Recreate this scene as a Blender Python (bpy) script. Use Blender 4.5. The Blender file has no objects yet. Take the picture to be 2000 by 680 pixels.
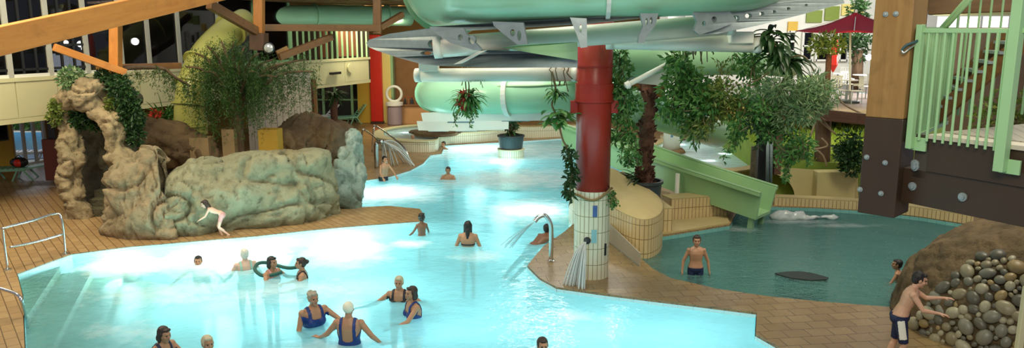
import bpy, bmesh, math, random
from mathutils import Vector, Matrix, noise
from mathutils.geometry import tessellate_polygon
random.seed(11)
R = math.radians
V = Vector
sc = bpy.context.scene
COL = sc.collection
# ---------------------------------------------------------------- camera (4.5 m up, looking slightly down)
F = 1500.0; PITCH = math.atan(280 / 1500.0); CH = 4.5
cs, sn = math.cos(PITCH), math.sin(PITCH)
def ray(px, py):
    u = (px - 1000) / F; v = (340 - py) / F
    return (u, cs + v * sn, -sn + v * cs)
def P(px, py, z=0.0):
    """the point at height z seen at that place of the photograph"""
    r = ray(px, py); t = (z - CH) / r[2]
    return V((r[0] * t, r[1] * t, z))
def D(px, py, d):
    """the point at distance d seen at that place of the photograph"""
    r = ray(px, py); t = d / r[1]
    return V((r[0] * t, d, CH + r[2] * t))
cam = bpy.data.cameras.new('camera'); camo = bpy.data.objects.new('camera', cam); COL.objects.link(camo)
cam.sensor_width = 36; cam.sensor_fit = 'HORIZONTAL'; cam.lens = F / 2000 * 36
cam.clip_end = 300
camo.location = (0, 0, CH); camo.rotation_euler = (math.pi / 2 - PITCH, 0, 0)
sc.camera = camo
# ---------------------------------------------------------------- materials
class NT:
    def __init__(s, name):
        s.m = bpy.data.materials.new(name); s.m.use_nodes = True
        s.t = s.m.node_tree; s.t.nodes.clear(); s.out = s.n('ShaderNodeOutputMaterial')
    def n(s, ty, **kw):
        x = s.t.nodes.new(ty)
        for k, v in kw.items(): setattr(x, k, v)
        return x
    def l(s, a, b): s.t.links.new(a, b)
    def val(s, sock, v):
        if hasattr(v, 'links'): s.l(v, sock)
        else:
            if isinstance(v, (tuple, list)) and len(v) == 3 and sock.type == 'RGBA': v = (*v, 1)
            sock.default_value = v
    def math(s, op, a, b=0.0, c=0.0, clamp=False):
        x = s.n('ShaderNodeMath', operation=op); x.use_clamp = clamp
        s.val(x.inputs[0], a); s.val(x.inputs[1], b); s.val(x.inputs[2], c); return x.outputs[0]
    def mix(s, f, a, b, bt='MIX'):
        x = s.n('ShaderNodeMixRGB', blend_type=bt)
        s.val(x.inputs[0], f); s.val(x.inputs[1], a); s.val(x.inputs[2], b); return x.outputs[0]
    def coord(s, k='Object'): return s.n('ShaderNodeTexCoord').outputs[k]
    def mapping(s, vec, loc=(0, 0, 0), rot=(0, 0, 0), scale=(1, 1, 1)):
        x = s.n('ShaderNodeMapping'); s.l(vec, x.inputs[0])
        x.inputs[1].default_value = loc; x.inputs[2].default_value = rot; x.inputs[3].default_value = scale
        return x.outputs[0]
    def noise(s, vec, scale, detail=3, rough=0.55, out=0):
        x = s.n('ShaderNodeTexNoise'); s.l(vec, x.inputs['Vector'])
        x.inputs['Scale'].default_value = scale; x.inputs['Detail'].default_value = detail; x.inputs['Roughness'].default_value = rough
        return x.outputs[out]
    def ramp(s, f, stops, interp='LINEAR'):
        x = s.n('ShaderNodeValToRGB'); s.l(f, x.inputs[0]); r = x.color_ramp; r.interpolation = interp
        while len(r.elements) > 1: r.elements.remove(r.elements[-1])
        for i, (p, c) in enumerate(stops):
            e = r.elements[0] if i == 0 else r.elements.new(p)
            e.position = p; e.color = (*c, 1) if len(c) == 3 else c
        return x.outputs[0]
    def bump(s, h, strength=.3, dist=.02):
        x = s.n('ShaderNodeBump'); s.l(h, x.inputs['Height']); x.inputs['Strength'].default_value = strength
        x.inputs['Distance'].default_value = dist; return x.outputs[0]
    def bsdf(s, col, rough=.5, metal=0., normal=None, **kw):
        b = s.n('ShaderNodeBsdfPrincipled')
        s.val(b.inputs['Base Color'], col); s.val(b.inputs['Roughness'], rough); s.val(b.inputs['Metallic'], metal)
        if normal is not None: s.l(normal, b.inputs['Normal'])
        for k, v in kw.items(): s.val(b.inputs[k.replace('_', ' ')], v)
        return b.outputs[0]
    def done(s, sh):
        s.l(sh, s.out.inputs[0]); return s.m
def plain(name, col, rough=.5, metal=0., var=.12, nsc=3., bump=.0, **kw):
    t = NT(name); c = t.coord()
    n = t.noise(c, nsc, 4)
    k = t.math('MULTIPLY_ADD', n, 2 * var, 1 - var)
    colr = t.mix(1.0, col, k, 'MULTIPLY')
    nm = t.bump(t.noise(c, nsc * 6, 4), bump) if bump else None
    return t.done(t.bsdf(colr, rough, metal, nm, **kw))
def emis(name, col, s):
    t = NT(name); e = t.n('ShaderNodeEmission'); e.inputs[0].default_value = (*col, 1); e.inputs[1].default_value = s
    return t.done(e.outputs[0])
def brick(name, c1, c2, mortar, bw, bh, ms=.006, rot=0, rough=.35, offset=.5, bump=.25, dirt=.25, dirtc=None, coord='UV', sm=.1):
    t = NT(name); uv = t.mapping(t.coord(coord), rot=(0, 0, rot))
    x = t.n('ShaderNodeTexBrick', offset=offset, squash=1.0); t.l(uv, x.inputs['Vector'])
    for i, c in enumerate((c1, c2, mortar)): x.inputs[i + 1].default_value = (*c, 1)
    x.inputs['Scale'].default_value = 1; x.inputs['Mortar Size'].default_value = ms; x.inputs['Mortar Smooth'].default_value = sm
    x.inputs['Brick Width'].default_value = bw; x.inputs['Row Height'].default_value = bh
    n = t.noise(t.coord(), 1.3, 5, .6)
    col = t.mix(t.math('MULTIPLY', t.ramp(n, [(.4, (0, 0, 0)), (.7, (1, 1, 1))]), dirt), x.outputs[0], dirtc or tuple(v * .45 for v in c1))
    h = t.math('SUBTRACT', 1.0, x.outputs[1])
    nr = t.math('MULTIPLY_ADD', n, .35, rough - .17, clamp=True)
    return t.done(t.bsdf(col, nr, 0, t.bump(h, bump, .01)))
def woodmat(name, c1, c2, scale=1.0, rough=.5, axis=(1, 14, 14), bump=.1):
    t = NT(name); c = t.mapping(t.coord(), scale=tuple(a * scale for a in axis))
    n = t.noise(c, 1.2, 6, .65)
    m2 = t.noise(t.coord(), 4, 2)
    col = t.mix(t.ramp(n, [(.3, (0, 0, 0)), (.72, (1, 1, 1))]), c1, c2)
    col = t.mix(t.math('MULTIPLY', t.ramp(m2, [(.55, (0, 0, 0)), (.75, (1, 1, 1))]), .35), col, tuple(v * .5 for v in c1))
    return t.done(t.bsdf(col, rough, 0, t.bump(n, bump)))
def rockmat(name, ca, cb, cc, scale=1.2, bump=.6, rough=.8):
    t = NT(name); c = t.coord()
    n1 = t.noise(c, scale, 6, .62); n2 = t.noise(c, scale * 5, 6, .7); n3 = t.noise(c, scale * .45, 3)
    col = t.mix(t.ramp(n1, [(.38, (0, 0, 0)), (.62, (1, 1, 1))]), ca, cb)
    col = t.mix(t.ramp(n3, [(.5, (0, 0, 0)), (.62, (1, 1, 1))]), col, cc)
    col = t.mix(t.math('MULTIPLY', t.ramp(n2, [(.35, (1, 1, 1)), (.5, (0, 0, 0))]), .55), col, tuple(v * .35 for v in ca))
    h = t.math('ADD', n1, t.math('MULTIPLY', n2, .5))
    return t.done(t.bsdf(col, rough, 0, t.bump(h, min(1.0, bump * 1.5), .10)))
def leafmat(name, c1, c2, c3=None, trans=.35, rough=.45):
    t = NT(name); g = t.n('ShaderNodeNewGeometry').outputs['Random Per Island']
    col = t.ramp(g, [(0, c1), (.6, c2), (1, c3 or c2)])
    b = t.bsdf(col, rough)
    tr = t.n('ShaderNodeBsdfTranslucent'); t.l(col, tr.inputs[0])
    m = t.n('ShaderNodeMixShader'); m.inputs[0].default_value = trans; t.l(b, m.inputs[1]); t.l(tr.outputs[0], m.inputs[2])
    return t.done(m.outputs[0])
def skinmat(name, col):
    t = NT(name); n = t.noise(t.coord(), 9, 3)
    c = t.mix(n, tuple(v * .88 for v in col), tuple(min(1, v * 1.1) for v in col))
    return t.done(t.bsdf(c, .42, 0, None, Subsurface_Weight=.08, Subsurface_Radius=(.02, .008, .004)))
def glassmat(name, tint, rough=.03, opac=.15, diff=(.6, .7, .7)):
    t = NT(name)
    tr = t.n('ShaderNodeBsdfTransparent'); tr.inputs[0].default_value = (*tint, 1)
    df = t.n('ShaderNodeBsdfDiffuse'); df.inputs[0].default_value = (*diff, 1)
    gl = t.n('ShaderNodeBsdfGlossy'); gl.inputs['Roughness'].default_value = rough
    fr = t.n('ShaderNodeFresnel'); fr.inputs[0].default_value = 1.45
    m1 = t.n('ShaderNodeMixShader'); m1.inputs[0].default_value = opac; t.l(tr.outputs[0], m1.inputs[1]); t.l(df.outputs[0], m1.inputs[2])
    m2 = t.n('ShaderNodeMixShader'); t.l(fr.outputs[0], m2.inputs[0]); t.l(m1.outputs[0], m2.inputs[1]); t.l(gl.outputs[0], m2.inputs[2])
    return t.done(m2.outputs[0])
# ---------------------------------------------------------------- mesh builder
class MB:
    def __init__(s): s.v = []; s.f = []; s.uv = {}
    def add(s, vs, fs, uvs=None):
        o = len(s.v); s.v += [V(p) for p in vs]
        for i, f in enumerate(fs):
            if uvs is not None: s.uv[len(s.f)] = uvs[i]
            s.f.append(tuple(o + k for k in f))
        return s
    def box(s, c, size, rz=0, M=None):
        hx, hy, hz = (a / 2 for a in size); c = V(c)
        M = M or Matrix.Rotation(rz, 3, 'Z')
        vs = [c + M @ V((x * hx, y * hy, z * hz)) for x in (-1, 1) for y in (-1, 1) for z in (-1, 1)]
        return s.add(vs, [(0, 1, 3, 2), (4, 6, 7, 5), (0, 4, 5, 1), (2, 3, 7, 6), (0, 2, 6, 4), (1, 5, 7, 3)])
    def bar(s, p0, p1, w, h, up=(0, 0, 1)):
        p0, p1 = V(p0), V(p1); y = (p1 - p0); L = y.length; y.normalize()
        x = y.cross(V(up)); 
        if x.length < 1e-4: x = y.cross(V((0, 1, 0)))
        x.normalize(); z = x.cross(y)
        M = Matrix((x, y, z)).transposed()
        return s.box((p0 + p1) / 2, (w, L, h), M=M)
    def tube(s, pts, r, n=10, caps=True, closed=False):
        pts = [V(p) for p in pts]; k = len(pts)
        rr = r if callable(r) else (lambda i: r)
        rad = [rr(i / (k - 1)) for i in range(k)]
        T = []
        for i in range(k):
            if closed: a = pts[(i + 1) % k] - pts[i - 1]
            else: a = pts[min(i + 1, k - 1)] - pts[max(i - 1, 0)]
            T.append(a.normalized())
        nrm = T[0].orthogonal().normalized(); vs = []; 
        for i in range(k):
            nrm = (nrm - T[i] * nrm.dot(T[i])).normalized(); b = T[i].cross(nrm)
            for j in range(n):
                a = 2 * math.pi * j / n
                vs.append(pts[i] + (nrm * math.cos(a) + b * math.sin(a)) * rad[i])
        fs = []
        for i in range(k if closed else k - 1):
            for j in range(n):
                a, b2 = i * n + j, i * n + (j + 1) % n; i2 = (i + 1) % k
                fs.append((a, b2, i2 * n + (j + 1) % n, i2 * n + j))
        if caps and not closed: fs += [tuple(range(n))[::-1], tuple((k - 1) * n + j for j in range(n))]
        return s.add(vs, fs)
    def lathe(s, c, prof, n=24, axis=None, uv=False):
        c = V(c); vs = []; fs = []; uvs = []
        A = axis or Matrix.Identity(3)
        for (r, z) in prof:
            for j in range(n):
                a = 2 * math.pi * j / n; vs.append(c + A @ V((r * math.cos(a), r * math.sin(a), z)))
        rm = max(p[0] for p in prof)
        for i in range(len(prof) - 1):
            for j in range(n):
                fs.append((i * n + j, i * n + (j + 1) % n, (i + 1) * n + (j + 1) % n, (i + 1) * n + j))
                u0, u1 = 2 * math.pi * rm * j / n, 2 * math.pi * rm * (j + 1) / n
                uvs.append([(u0, prof[i][1]), (u1, prof[i][1]), (u1, prof[i + 1][1]), (u0, prof[i + 1][1])])
        if prof[0][0] > 1e-4: fs.append(tuple(range(n))[::-1]); uvs.append([(vs[k].x, vs[k].y) for k in fs[-1]])
        if prof[-1][0] > 1e-4: fs.append(tuple((len(prof) - 1) * n + j for j in range(n))); uvs.append([(vs[k].x, vs[k].y) for k in fs[-1]])
        return s.add(vs, fs, uvs if uv else None)
    def cyl(s, p0, p1, r0, r1=None, n=16):
        r1 = r0 if r1 is None else r1
        return s.tube([p0, p1], lambda t: r0 + (r1 - r0) * t, n)
    def ell(s, c, rad, M=None, nu=16, nv=10):
        c = V(c); M = M or Matrix.Identity(3); vs = [c + M @ V((0, 0, -rad[2]))]; fs = []
        for i in range(1, nv):
            a = -math.pi / 2 + math.pi * i / nv
            for j in range(nu):
                b = 2 * math.pi * j / nu
                vs.append(c + M @ V((rad[0] * math.cos(a) * math.cos(b), rad[1] * math.cos(a) * math.sin(b), rad[2] * math.sin(a))))
        vs.append(c + M @ V((0, 0, rad[2]))); t = len(vs) - 1
        for j in range(nu):
            fs.append((0, 1 + (j + 1) % nu, 1 + j)); o = 1 + (nv - 2) * nu
            fs.append((t, o + j, o + (j + 1) % nu))
        for i in range(nv - 2):
            for j in range(nu):
                a = 1 + i * nu
                fs.append((a + j, a + (j + 1) % nu, a + nu + (j + 1) % nu, a + nu + j))
        return s.add(vs, fs)
    def cap(s, p0, p1, r0, r1, n=12):
        p0, p1 = V(p0), V(p1); d = p1 - p0; L = d.length
        if L < 1e-5: return s.ell(p0, (r0,) * 3)
        d /= L; pts = []; rad = []
        for a in (80, 55, 28): pts.append(p0 - d * r0 * math.sin(R(a))); rad.append(r0 * math.cos(R(a)))
        for t in (0, .33, .66, 1): pts.append(p0 + d * L * t); rad.append(r0 + (r1 - r0) * t)
        for a in (28, 55, 80): pts.append(p1 + d * r1 * math.sin(R(a))); rad.append(r1 * math.cos(R(a)))
        k = len(pts) - 1
        return s.tube(pts, lambda t: rad[round(t * k)], n)
    def loft(s, rings, close=True):
        n = len(rings[0]); o = []; fs = []
        for r in rings: o += r
        for i in range(len(rings) - 1):
            for j in range(n if close else n - 1):
                fs.append((i * n + j, i * n + (j + 1) % n, (i + 1) * n + (j + 1) % n, (i + 1) * n + j))
        if close: fs += [tuple(range(n))[::-1], tuple((len(rings) - 1) * n + j for j in range(n))]
        return s.add(o, fs)
    def poly(s, rings, fn, t0, t1):
        """plate with holes: rings of 2d points, fn(u,v,t)->3d"""
        for j, r in enumerate(rings):   # outer counter-clockwise, holes clockwise, so walls face outwards
            ar = sum(r[i - 1][0] * r[i][1] - r[i][0] * r[i - 1][1] for i in range(len(r)))
            if (ar > 0) == (j > 0): rings[j] = r[::-1]
        flat = [p for r in rings for p in r]
        tris = tessellate_polygon([[V((p[0], p[1], 0)) for p in r] for r in rings])
        nf = len(flat)
        vs = [fn(p[0], p[1], t1) for p in flat] + [fn(p[0], p[1], t0) for p in flat]; fs = []
        for a, b, c in tris:
            ar = (flat[b][0] - flat[a][0]) * (flat[c][1] - flat[a][1]) - (flat[c][0] - flat[a][0]) * (flat[b][1] - flat[a][1])
            if abs(ar) < 1e-9: continue
            if ar < 0: b, c = c, b
            fs += [(a, b, c), (nf + a, nf + c, nf + b)]
        s.add(vs, fs)
        o = 0
        for r in rings:
            k = len(r); u = 0
            ws = []; wf = []; wu = []
            for i in range(k):
                p, q = r[i], r[(i + 1) % k]; L = math.hypot(q[0] - p[0], q[1] - p[1])
                b = len(ws); ws += [fn(p[0], p[1], t0), fn(q[0], q[1], t0), fn(q[0], q[1], t1), fn(p[0], p[1], t1)]
                wf.append((b, b + 1, b + 2, b + 3)); wu.append([(u, t0), (u + L, t0), (u + L, t1), (u, t1)]); u += L
            s.add(ws, wf, wu)
            o += k
        return s
    def prism(s, rings, z0, z1):
        if not isinstance(rings[0][0], (list, tuple, Vector)): rings = [rings]
        return s.poly([[(p[0], p[1]) for p in r] for r in rings], lambda u, v, t: V((u, v, t)), z0, z1)
    def leaf(s, p, d, L, W, up=None, fold=.25):
        d = d.normalized(); up = up or V((random.uniform(-1, 1), random.uniform(-1, 1), random.uniform(-.3, 1)))
        x = d.cross(up)
        if x.length < 1e-3: x = d.orthogonal()
        x.normalize(); n = x.cross(d)
        m = p + d * L * .45
        return s.add([p, m + x * W / 2 + n * W * fold, p + d * L, m - x * W / 2 + n * W * fold, m], [(0, 1, 2, 4), (0, 4, 2, 3)])
    def blade(s, p, d, L, W, droop=.8, seg=5, wid=None):
        d = d.normalized(); vs = []; q = V(p); st = L / seg
        for i in range(seg + 1):
            t = i / seg; x = d.cross(V((0, 0, 1)))
            if x.length < 1e-3: x = V((1, 0, 0))
            x.normalize(); w = W * (math.sin(math.pi * min(1, .12 + t * .88)) ** .7 if i < seg else .02) / 2
            vs += [q + x * w, q + V((0, 0, -w * .35)), q - x * w]
            q = q + d * st; d = (d + V((0, 0, -droop / seg))).normalized()
        fs = []
        for i in range(seg):
            o = i * 3; fs += [(o, o + 1, o + 4, o + 3), (o + 1, o + 2, o + 5, o + 4)]
        return s.add(vs, fs)
    def mesh(s, name, loc=(0, 0, 0)):
        me = bpy.data.meshes.new(name); loc = V(loc)
        me.from_pydata([tuple(p - loc) for p in s.v], [], s.f)
        uvl = me.uv_layers.new(name='UVMap')
        for i, pl in enumerate(me.polygons):
            if i in s.uv:
                for k, li in enumerate(pl.loop_indices): uvl.data[li].uv = s.uv[i][k]
            else:
                n = pl.normal; a = max(range(3), key=lambda k: abs(n[k]))
                for li, vi in zip(pl.loop_indices, pl.vertices):
                    p = s.v[vi]
                    uvl.data[li].uv = (p.x, p.y) if a == 2 else ((p.x, p.z) if a == 1 else (p.y, p.z))
        return me
    def build(s, name, mat, parent=None, loc=None, smooth=False, bevel=0, kind=None):
        if loc is None: loc = parent_loc(parent) if parent else (0, 0, 0)
        me = s.mesh(name, loc); me.materials.append(mat)
        return link(name, me, parent, loc, smooth, bevel, kind)
def parent_loc(o):
    l = V(o.location)
    while o.parent: o = o.parent; l = l + V(o.location)
    return l
def link(name, me, parent=None, loc=(0, 0, 0), smooth=False, bevel=0, kind=None):
    o = bpy.data.objects.new(name, me); COL.objects.link(o)
    if parent: o.parent = parent; o.location = V(loc) - parent_loc(parent)
    else: o.location = loc
    if smooth:
        for p in me.polygons: p.use_smooth = True
    if bevel:
        b = o.modifiers.new('bevel', 'BEVEL'); b.width = bevel; b.segments = 2; b.limit_method = 'ANGLE'; b.angle_limit = R(40)
    if kind: o['kind'] = kind
    return o
def tag(o, label, cat, group=None, kind=None):
    o['label'] = label; o['category'] = cat
    if group: o['group'] = group
    if kind: o['kind'] = kind
    return o
def thing(name, label, cat, loc=(0, 0, 0), group=None, rz=0):
    o = bpy.data.objects.new(name, None); COL.objects.link(o); o.location = loc; o.rotation_euler = (0, 0, rz)
    o.empty_display_size = .1
    return tag(o, label, cat, group)
def dup(root, loc, rz=0, label=None, sc_=1.0):
    r = root.copy(); COL.objects.link(r); r.location = loc; r.rotation_euler = (0, 0, rz); r.scale = (sc_,) * 3
    if label: r['label'] = label
    for ch in list(root.children):
        c = ch.copy(); COL.objects.link(c); c.parent = r
        for g in list(ch.children):
            q = g.copy(); COL.objects.link(q); q.parent = c
    return r
def smoothpath(pts, n=8, closed=False):
    pts = [V(p) for p in pts]; k = len(pts); o = []
    for i in range(k if closed else k - 1):
        if closed: p0, p1, p2, p3 = pts[i - 1], pts[i], pts[(i + 1) % k], pts[(i + 2) % k]
        else: p0, p1, p2, p3 = pts[max(i - 1, 0)], pts[i], pts[i + 1], pts[min(i + 2, k - 1)]
        for j in range(n):
            t = j / n
            o.append(.5 * ((2 * p1) + (p2 - p0) * t + (2 * p0 - 5 * p1 + 4 * p2 - p3) * t * t + (3 * p1 - p0 - 3 * p2 + p3) * t ** 3))
    if not closed: o.append(pts[-1])
    return o
def remesh(mb, voxel, smooth=2, fac=.5):
    me = mb.mesh('tmp'); o = bpy.data.objects.new('tmp', me); COL.objects.link(o)
    m = o.modifiers.new('r', 'REMESH'); m.mode = 'VOXEL'; m.voxel_size = voxel; m.use_smooth_shade = True
    if smooth:
        q = o.modifiers.new('s', 'SMOOTH'); q.iterations = smooth; q.factor = fac
    dg = bpy.context.evaluated_depsgraph_get(); dg.update()
    me2 = bpy.data.meshes.new_from_object(o.evaluated_get(dg))
    bpy.data.objects.remove(o); bpy.data.meshes.remove(me)
    return me2
def fbm(p, sc_=1.0, oct=4):
    v = 0; a = 1.0; q = V(p) * sc_
    for _ in range(oct): v += a * noise.noise(q); q = q * 2.03 + V((3.1, 1.7, 5.3)); a *= .5
    return v
def shift_mesh(me, loc):
    me.transform(Matrix.Translation(-V(loc)))
def crackk(p, f_):
    return max(0.0, .10 - abs(noise.noise(p * f_ + V((7, 3, 1))))) / .10
def rock(name, mat, mb, voxel, amp, fs=1.0, parent=None, loc=(0, 0, 0), cell=0.0):
    me = remesh(mb, voxel, 1)
    no = [v.normal.copy() for v in me.vertices]
    for v, n in zip(me.vertices, no):
        k = fbm(v.co, fs, 5)
        if cell:
            d = noise.voronoi(v.co * fs * .8)[0]; k += (d[1] - d[0]) * cell - .3 * cell
        k -= .75 * crackk(v.co, fs * 1.3) + .3 * crackk(v.co, fs * 3)
        v.co = v.co + n * amp * k
    shift_mesh(me, loc); me.materials.clear(); me.materials.append(mat)
    return link(name, me, parent, loc, True)
# ---------------------------------------------------------------- shared materials
M = {}
M['deck'] = brick('deck_tile', (.42, .275, .13), (.35, .215, .095), (.12, .065, .03), .34, .17, .008, rot=R(52), rough=.32, dirt=.3)
M['deck2'] = brick('deck_tile_small', (.29, .20, .09), (.24, .16, .07), (.09, .06, .03), .36, .28, .007, rot=R(-8), rough=.28, dirt=.3)
M['coping'] = plain('pale_coping', (.62, .60, .48), .35)
M['pool_tile'] = brick('pool_tile', (.62, .86, .86), (.58, .83, .84), (.42, .66, .68), .25, .12, .004, rough=.25, dirt=.06)
M['step_tile'] = brick('step_tile', (.30, .36, .24), (.25, .31, .2), (.14, .18, .12), .25, .25, .006, rough=.4, dirt=.35)
M['kiddie_tile'] = brick('kiddie_tile', (.20, .46, .42), (.17, .42, .38), (.10, .28, .26), .2, .2, .005, rough=.35, dirt=.2)
M['white_tile'] = brick('ivory_wall_tile', (.74, .72, .54), (.70, .68, .50), (.24, .22, .10), .085, .30, .006, rough=.25, offset=0, dirt=.1)
M['tan_tile'] = brick('tan_wall_tile', (.62, .47, .24), (.58, .43, .21), (.20, .13, .05), .095, .30, .007, rough=.3, offset=0, dirt=.15)
M['cream'] = plain('cream_paint', (.60, .57, .34), .5, var=.06)
M['white'] = plain('white_paint', (.80, .80, .72), .45, var=.05)
M['whitepipe'] = plain('white_pipe_paint', (.82, .82, .70), .35, var=.08)
M['tan'] = plain('tan_render', (.42, .33, .15), .7, var=.12, bump=.08)
M['tanwall'] = plain('olive_tan_render', (.50, .44, .20), .7, var=.1, bump=.05)
M['yellow'] = plain('yellow_paint', (.72, .46, .05), .45, var=.06)
M['paleyellow'] = plain('pale_yellow_paint', (.85, .72, .22), .45, var=.05)
M['red'] = plain('red_paint', (.75, .03, .012), .4, var=.05)
M['colred'] = plain('column_red_paint', (.36, .03, .018), .32, var=.14, nsc=1.4)
M['green'] = plain('pale_green_paint', (.33, .56, .28), .4, var=.06)
M['slide'] = plain('slide_green_fibreglass', (.36, .66, .43), .22, var=.07, nsc=.8)
M['slide2'] = plain('slide_darker_green', (.30, .52, .28), .25, var=.07, nsc=.8)  # deeper green for the right tube and the sheet by the column
M['sliderim'] = plain('slide_rim_green', (.24, .40, .20), .35)
M['steel'] = plain('galvanised_steel', (.30, .36, .36), .45, .35, var=.25, nsc=7)
M['chrome'] = plain('stainless_steel', (.62, .64, .62), .22, .95, var=.05)
M['glulam'] = woodmat('glulam_orange', (.40, .14, .022), (.52, .21, .04), .7)
M['glulam_dark'] = woodmat('timber_brown', (.17, .075, .022), (.25, .115, .035), .7)
M['post_wood'] = woodmat('post_wood', (.27, .14, .035), (.38, .215, .065), .8, axis=(14, 14, 1))
M['darkbrown'] = plain('dark_brown_stain', (.045, .026, .014), .45, var=.25, nsc=2, bump=.08)
M['darkwood'] = woodmat('dark_wood', (.07, .03, .015), (.12, .055, .025), 1)
M['black'] = plain('black_plastic', (.015, .016, .017), .4)
M['slate'] = plain('dark_slate', (.035, .045, .05), .35)
M['rock'] = rockmat('artificial_rock', (.24, .185, .10), (.34, .26, .15), (.19, .165, .09), 1.1)
M['rockgrey'] = rockmat('pale_green_rock', (.22, .22, .13), (.30, .29, .18), (.19, .165, .085), .9)
M['rockteal'] = rockmat('teal_grey_rock', (.22, .30, .25), (.33, .39, .33), (.16, .22, .17), 1.2)
M['rockbrown'] = rockmat('brown_rock', (.14, .085, .03), (.20, .125, .05), (.10, .06, .025), 1.0)
M['dirt'] = rockmat('brown_earth_rock', (.11, .075, .03), (.19, .125, .055), (.06, .04, .016), 1.6)
M['shadedrock'] = rockmat('shaded_cave_rock', (.07, .06, .035), (.10, .09, .05), (.05, .05, .03), 1.5)  # shade of the cave and arch openings darkened into the rock colour
M['bark'] = woodmat('bark', (.075, .042, .02), (.14, .085, .045), 2, axis=(5, 5, 1.2), rough=.9, bump=.6)
M['palmbark'] = woodmat('palm_fibre', (.06, .022, .012), (.13, .055, .03), 2, axis=(5, 5, 6), rough=.95, bump=.8)
M['stem'] = plain('plant_stem', (.16, .13, .06), .8, var=.3)
M['leaf'] = leafmat('leaf_green', (.03, .12, .025), (.10, .28, .06), (.25, .44, .13), .45)
M['leafdark'] = leafmat('leaf_dark', (.012, .04, .010), (.03, .085, .02), (.05, .13, .035))
M['leafgrey'] = leafmat('leaf_grey_green', (.10, .22, .09), (.22, .36, .16), (.42, .52, .28), .45)
M['leafolive'] = leafmat('leaf_olive', (.08, .14, .02), (.18, .26, .05), (.34, .36, .09), .45)
M['leafyellow'] = leafmat('leaf_yellow', (.30, .24, .02), (.45, .33, .03), (.18, .24, .03))
M['willow'] = leafmat('willow_leaf', (.02, .06, .010), (.04, .11, .016), (.09, .17, .03), .4)
M['redflower'] = leafmat('red_bract', (.45, .03, .02), (.6, .07, .04))
M['grass'] = leafmat('grass_blade', (.12, .24, .02), (.24, .36, .04), (.33, .42, .06))
M['glass'] = glassmat('window_glass', (.55, .58, .58), .02, .04)
M['darkglass'] = glassmat('smoked_glass', (.30, .31, .33), .02, .05, (.05, .05, .06))
M['clearglass'] = glassmat('clear_glass', (.95, .96, .96), .02, .01)
M['acrylic'] = glassmat('frosted_acrylic', (.85, .82, .68), .2, .4, (.85, .78, .62))
M['spray'] = glassmat('water_spray', (.92, .97, .95), .15, .5, (.95, 1, .97))
M['lampglow'] = emis('lamp_glow', (1, .93, .78), 22)
M['windowglow'] = emis('lit_window', (.93, .95, 1.0), 2.2)
M['windowwarm'] = emis('lit_window_warm', (1.0, .93, .72), 2.0)
M['umbrella'] = plain('crimson_canvas', (.38, .006, .02), .7, var=.06)
M['brownwall'] = plain('brown_interior', (.26, .12, .04), .7, var=.25)
M['ochre'] = plain('ochre_wall', (.30, .17, .035), .7, var=.2, nsc=1.2)
M['mauve'] = plain('mauve_floor', (.34, .27, .24), .6)
M['shadedyellow'] = plain('shaded_yellow_board', (.36, .22, .02), .6, var=.15)  # yellow board with the shade behind the rock wall darkened into its colour
M['shadedtan'] = plain('shaded_tan_board', (.22, .15, .07), .7, var=.25)  # tan darkened to carry the shade on the planter boxes
M['navy'] = plain('navy_cloth', (.008, .016, .06), .6)
M['blue'] = plain('blue_swim_cloth', (.008, .035, .19), .55, var=.2)
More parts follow.
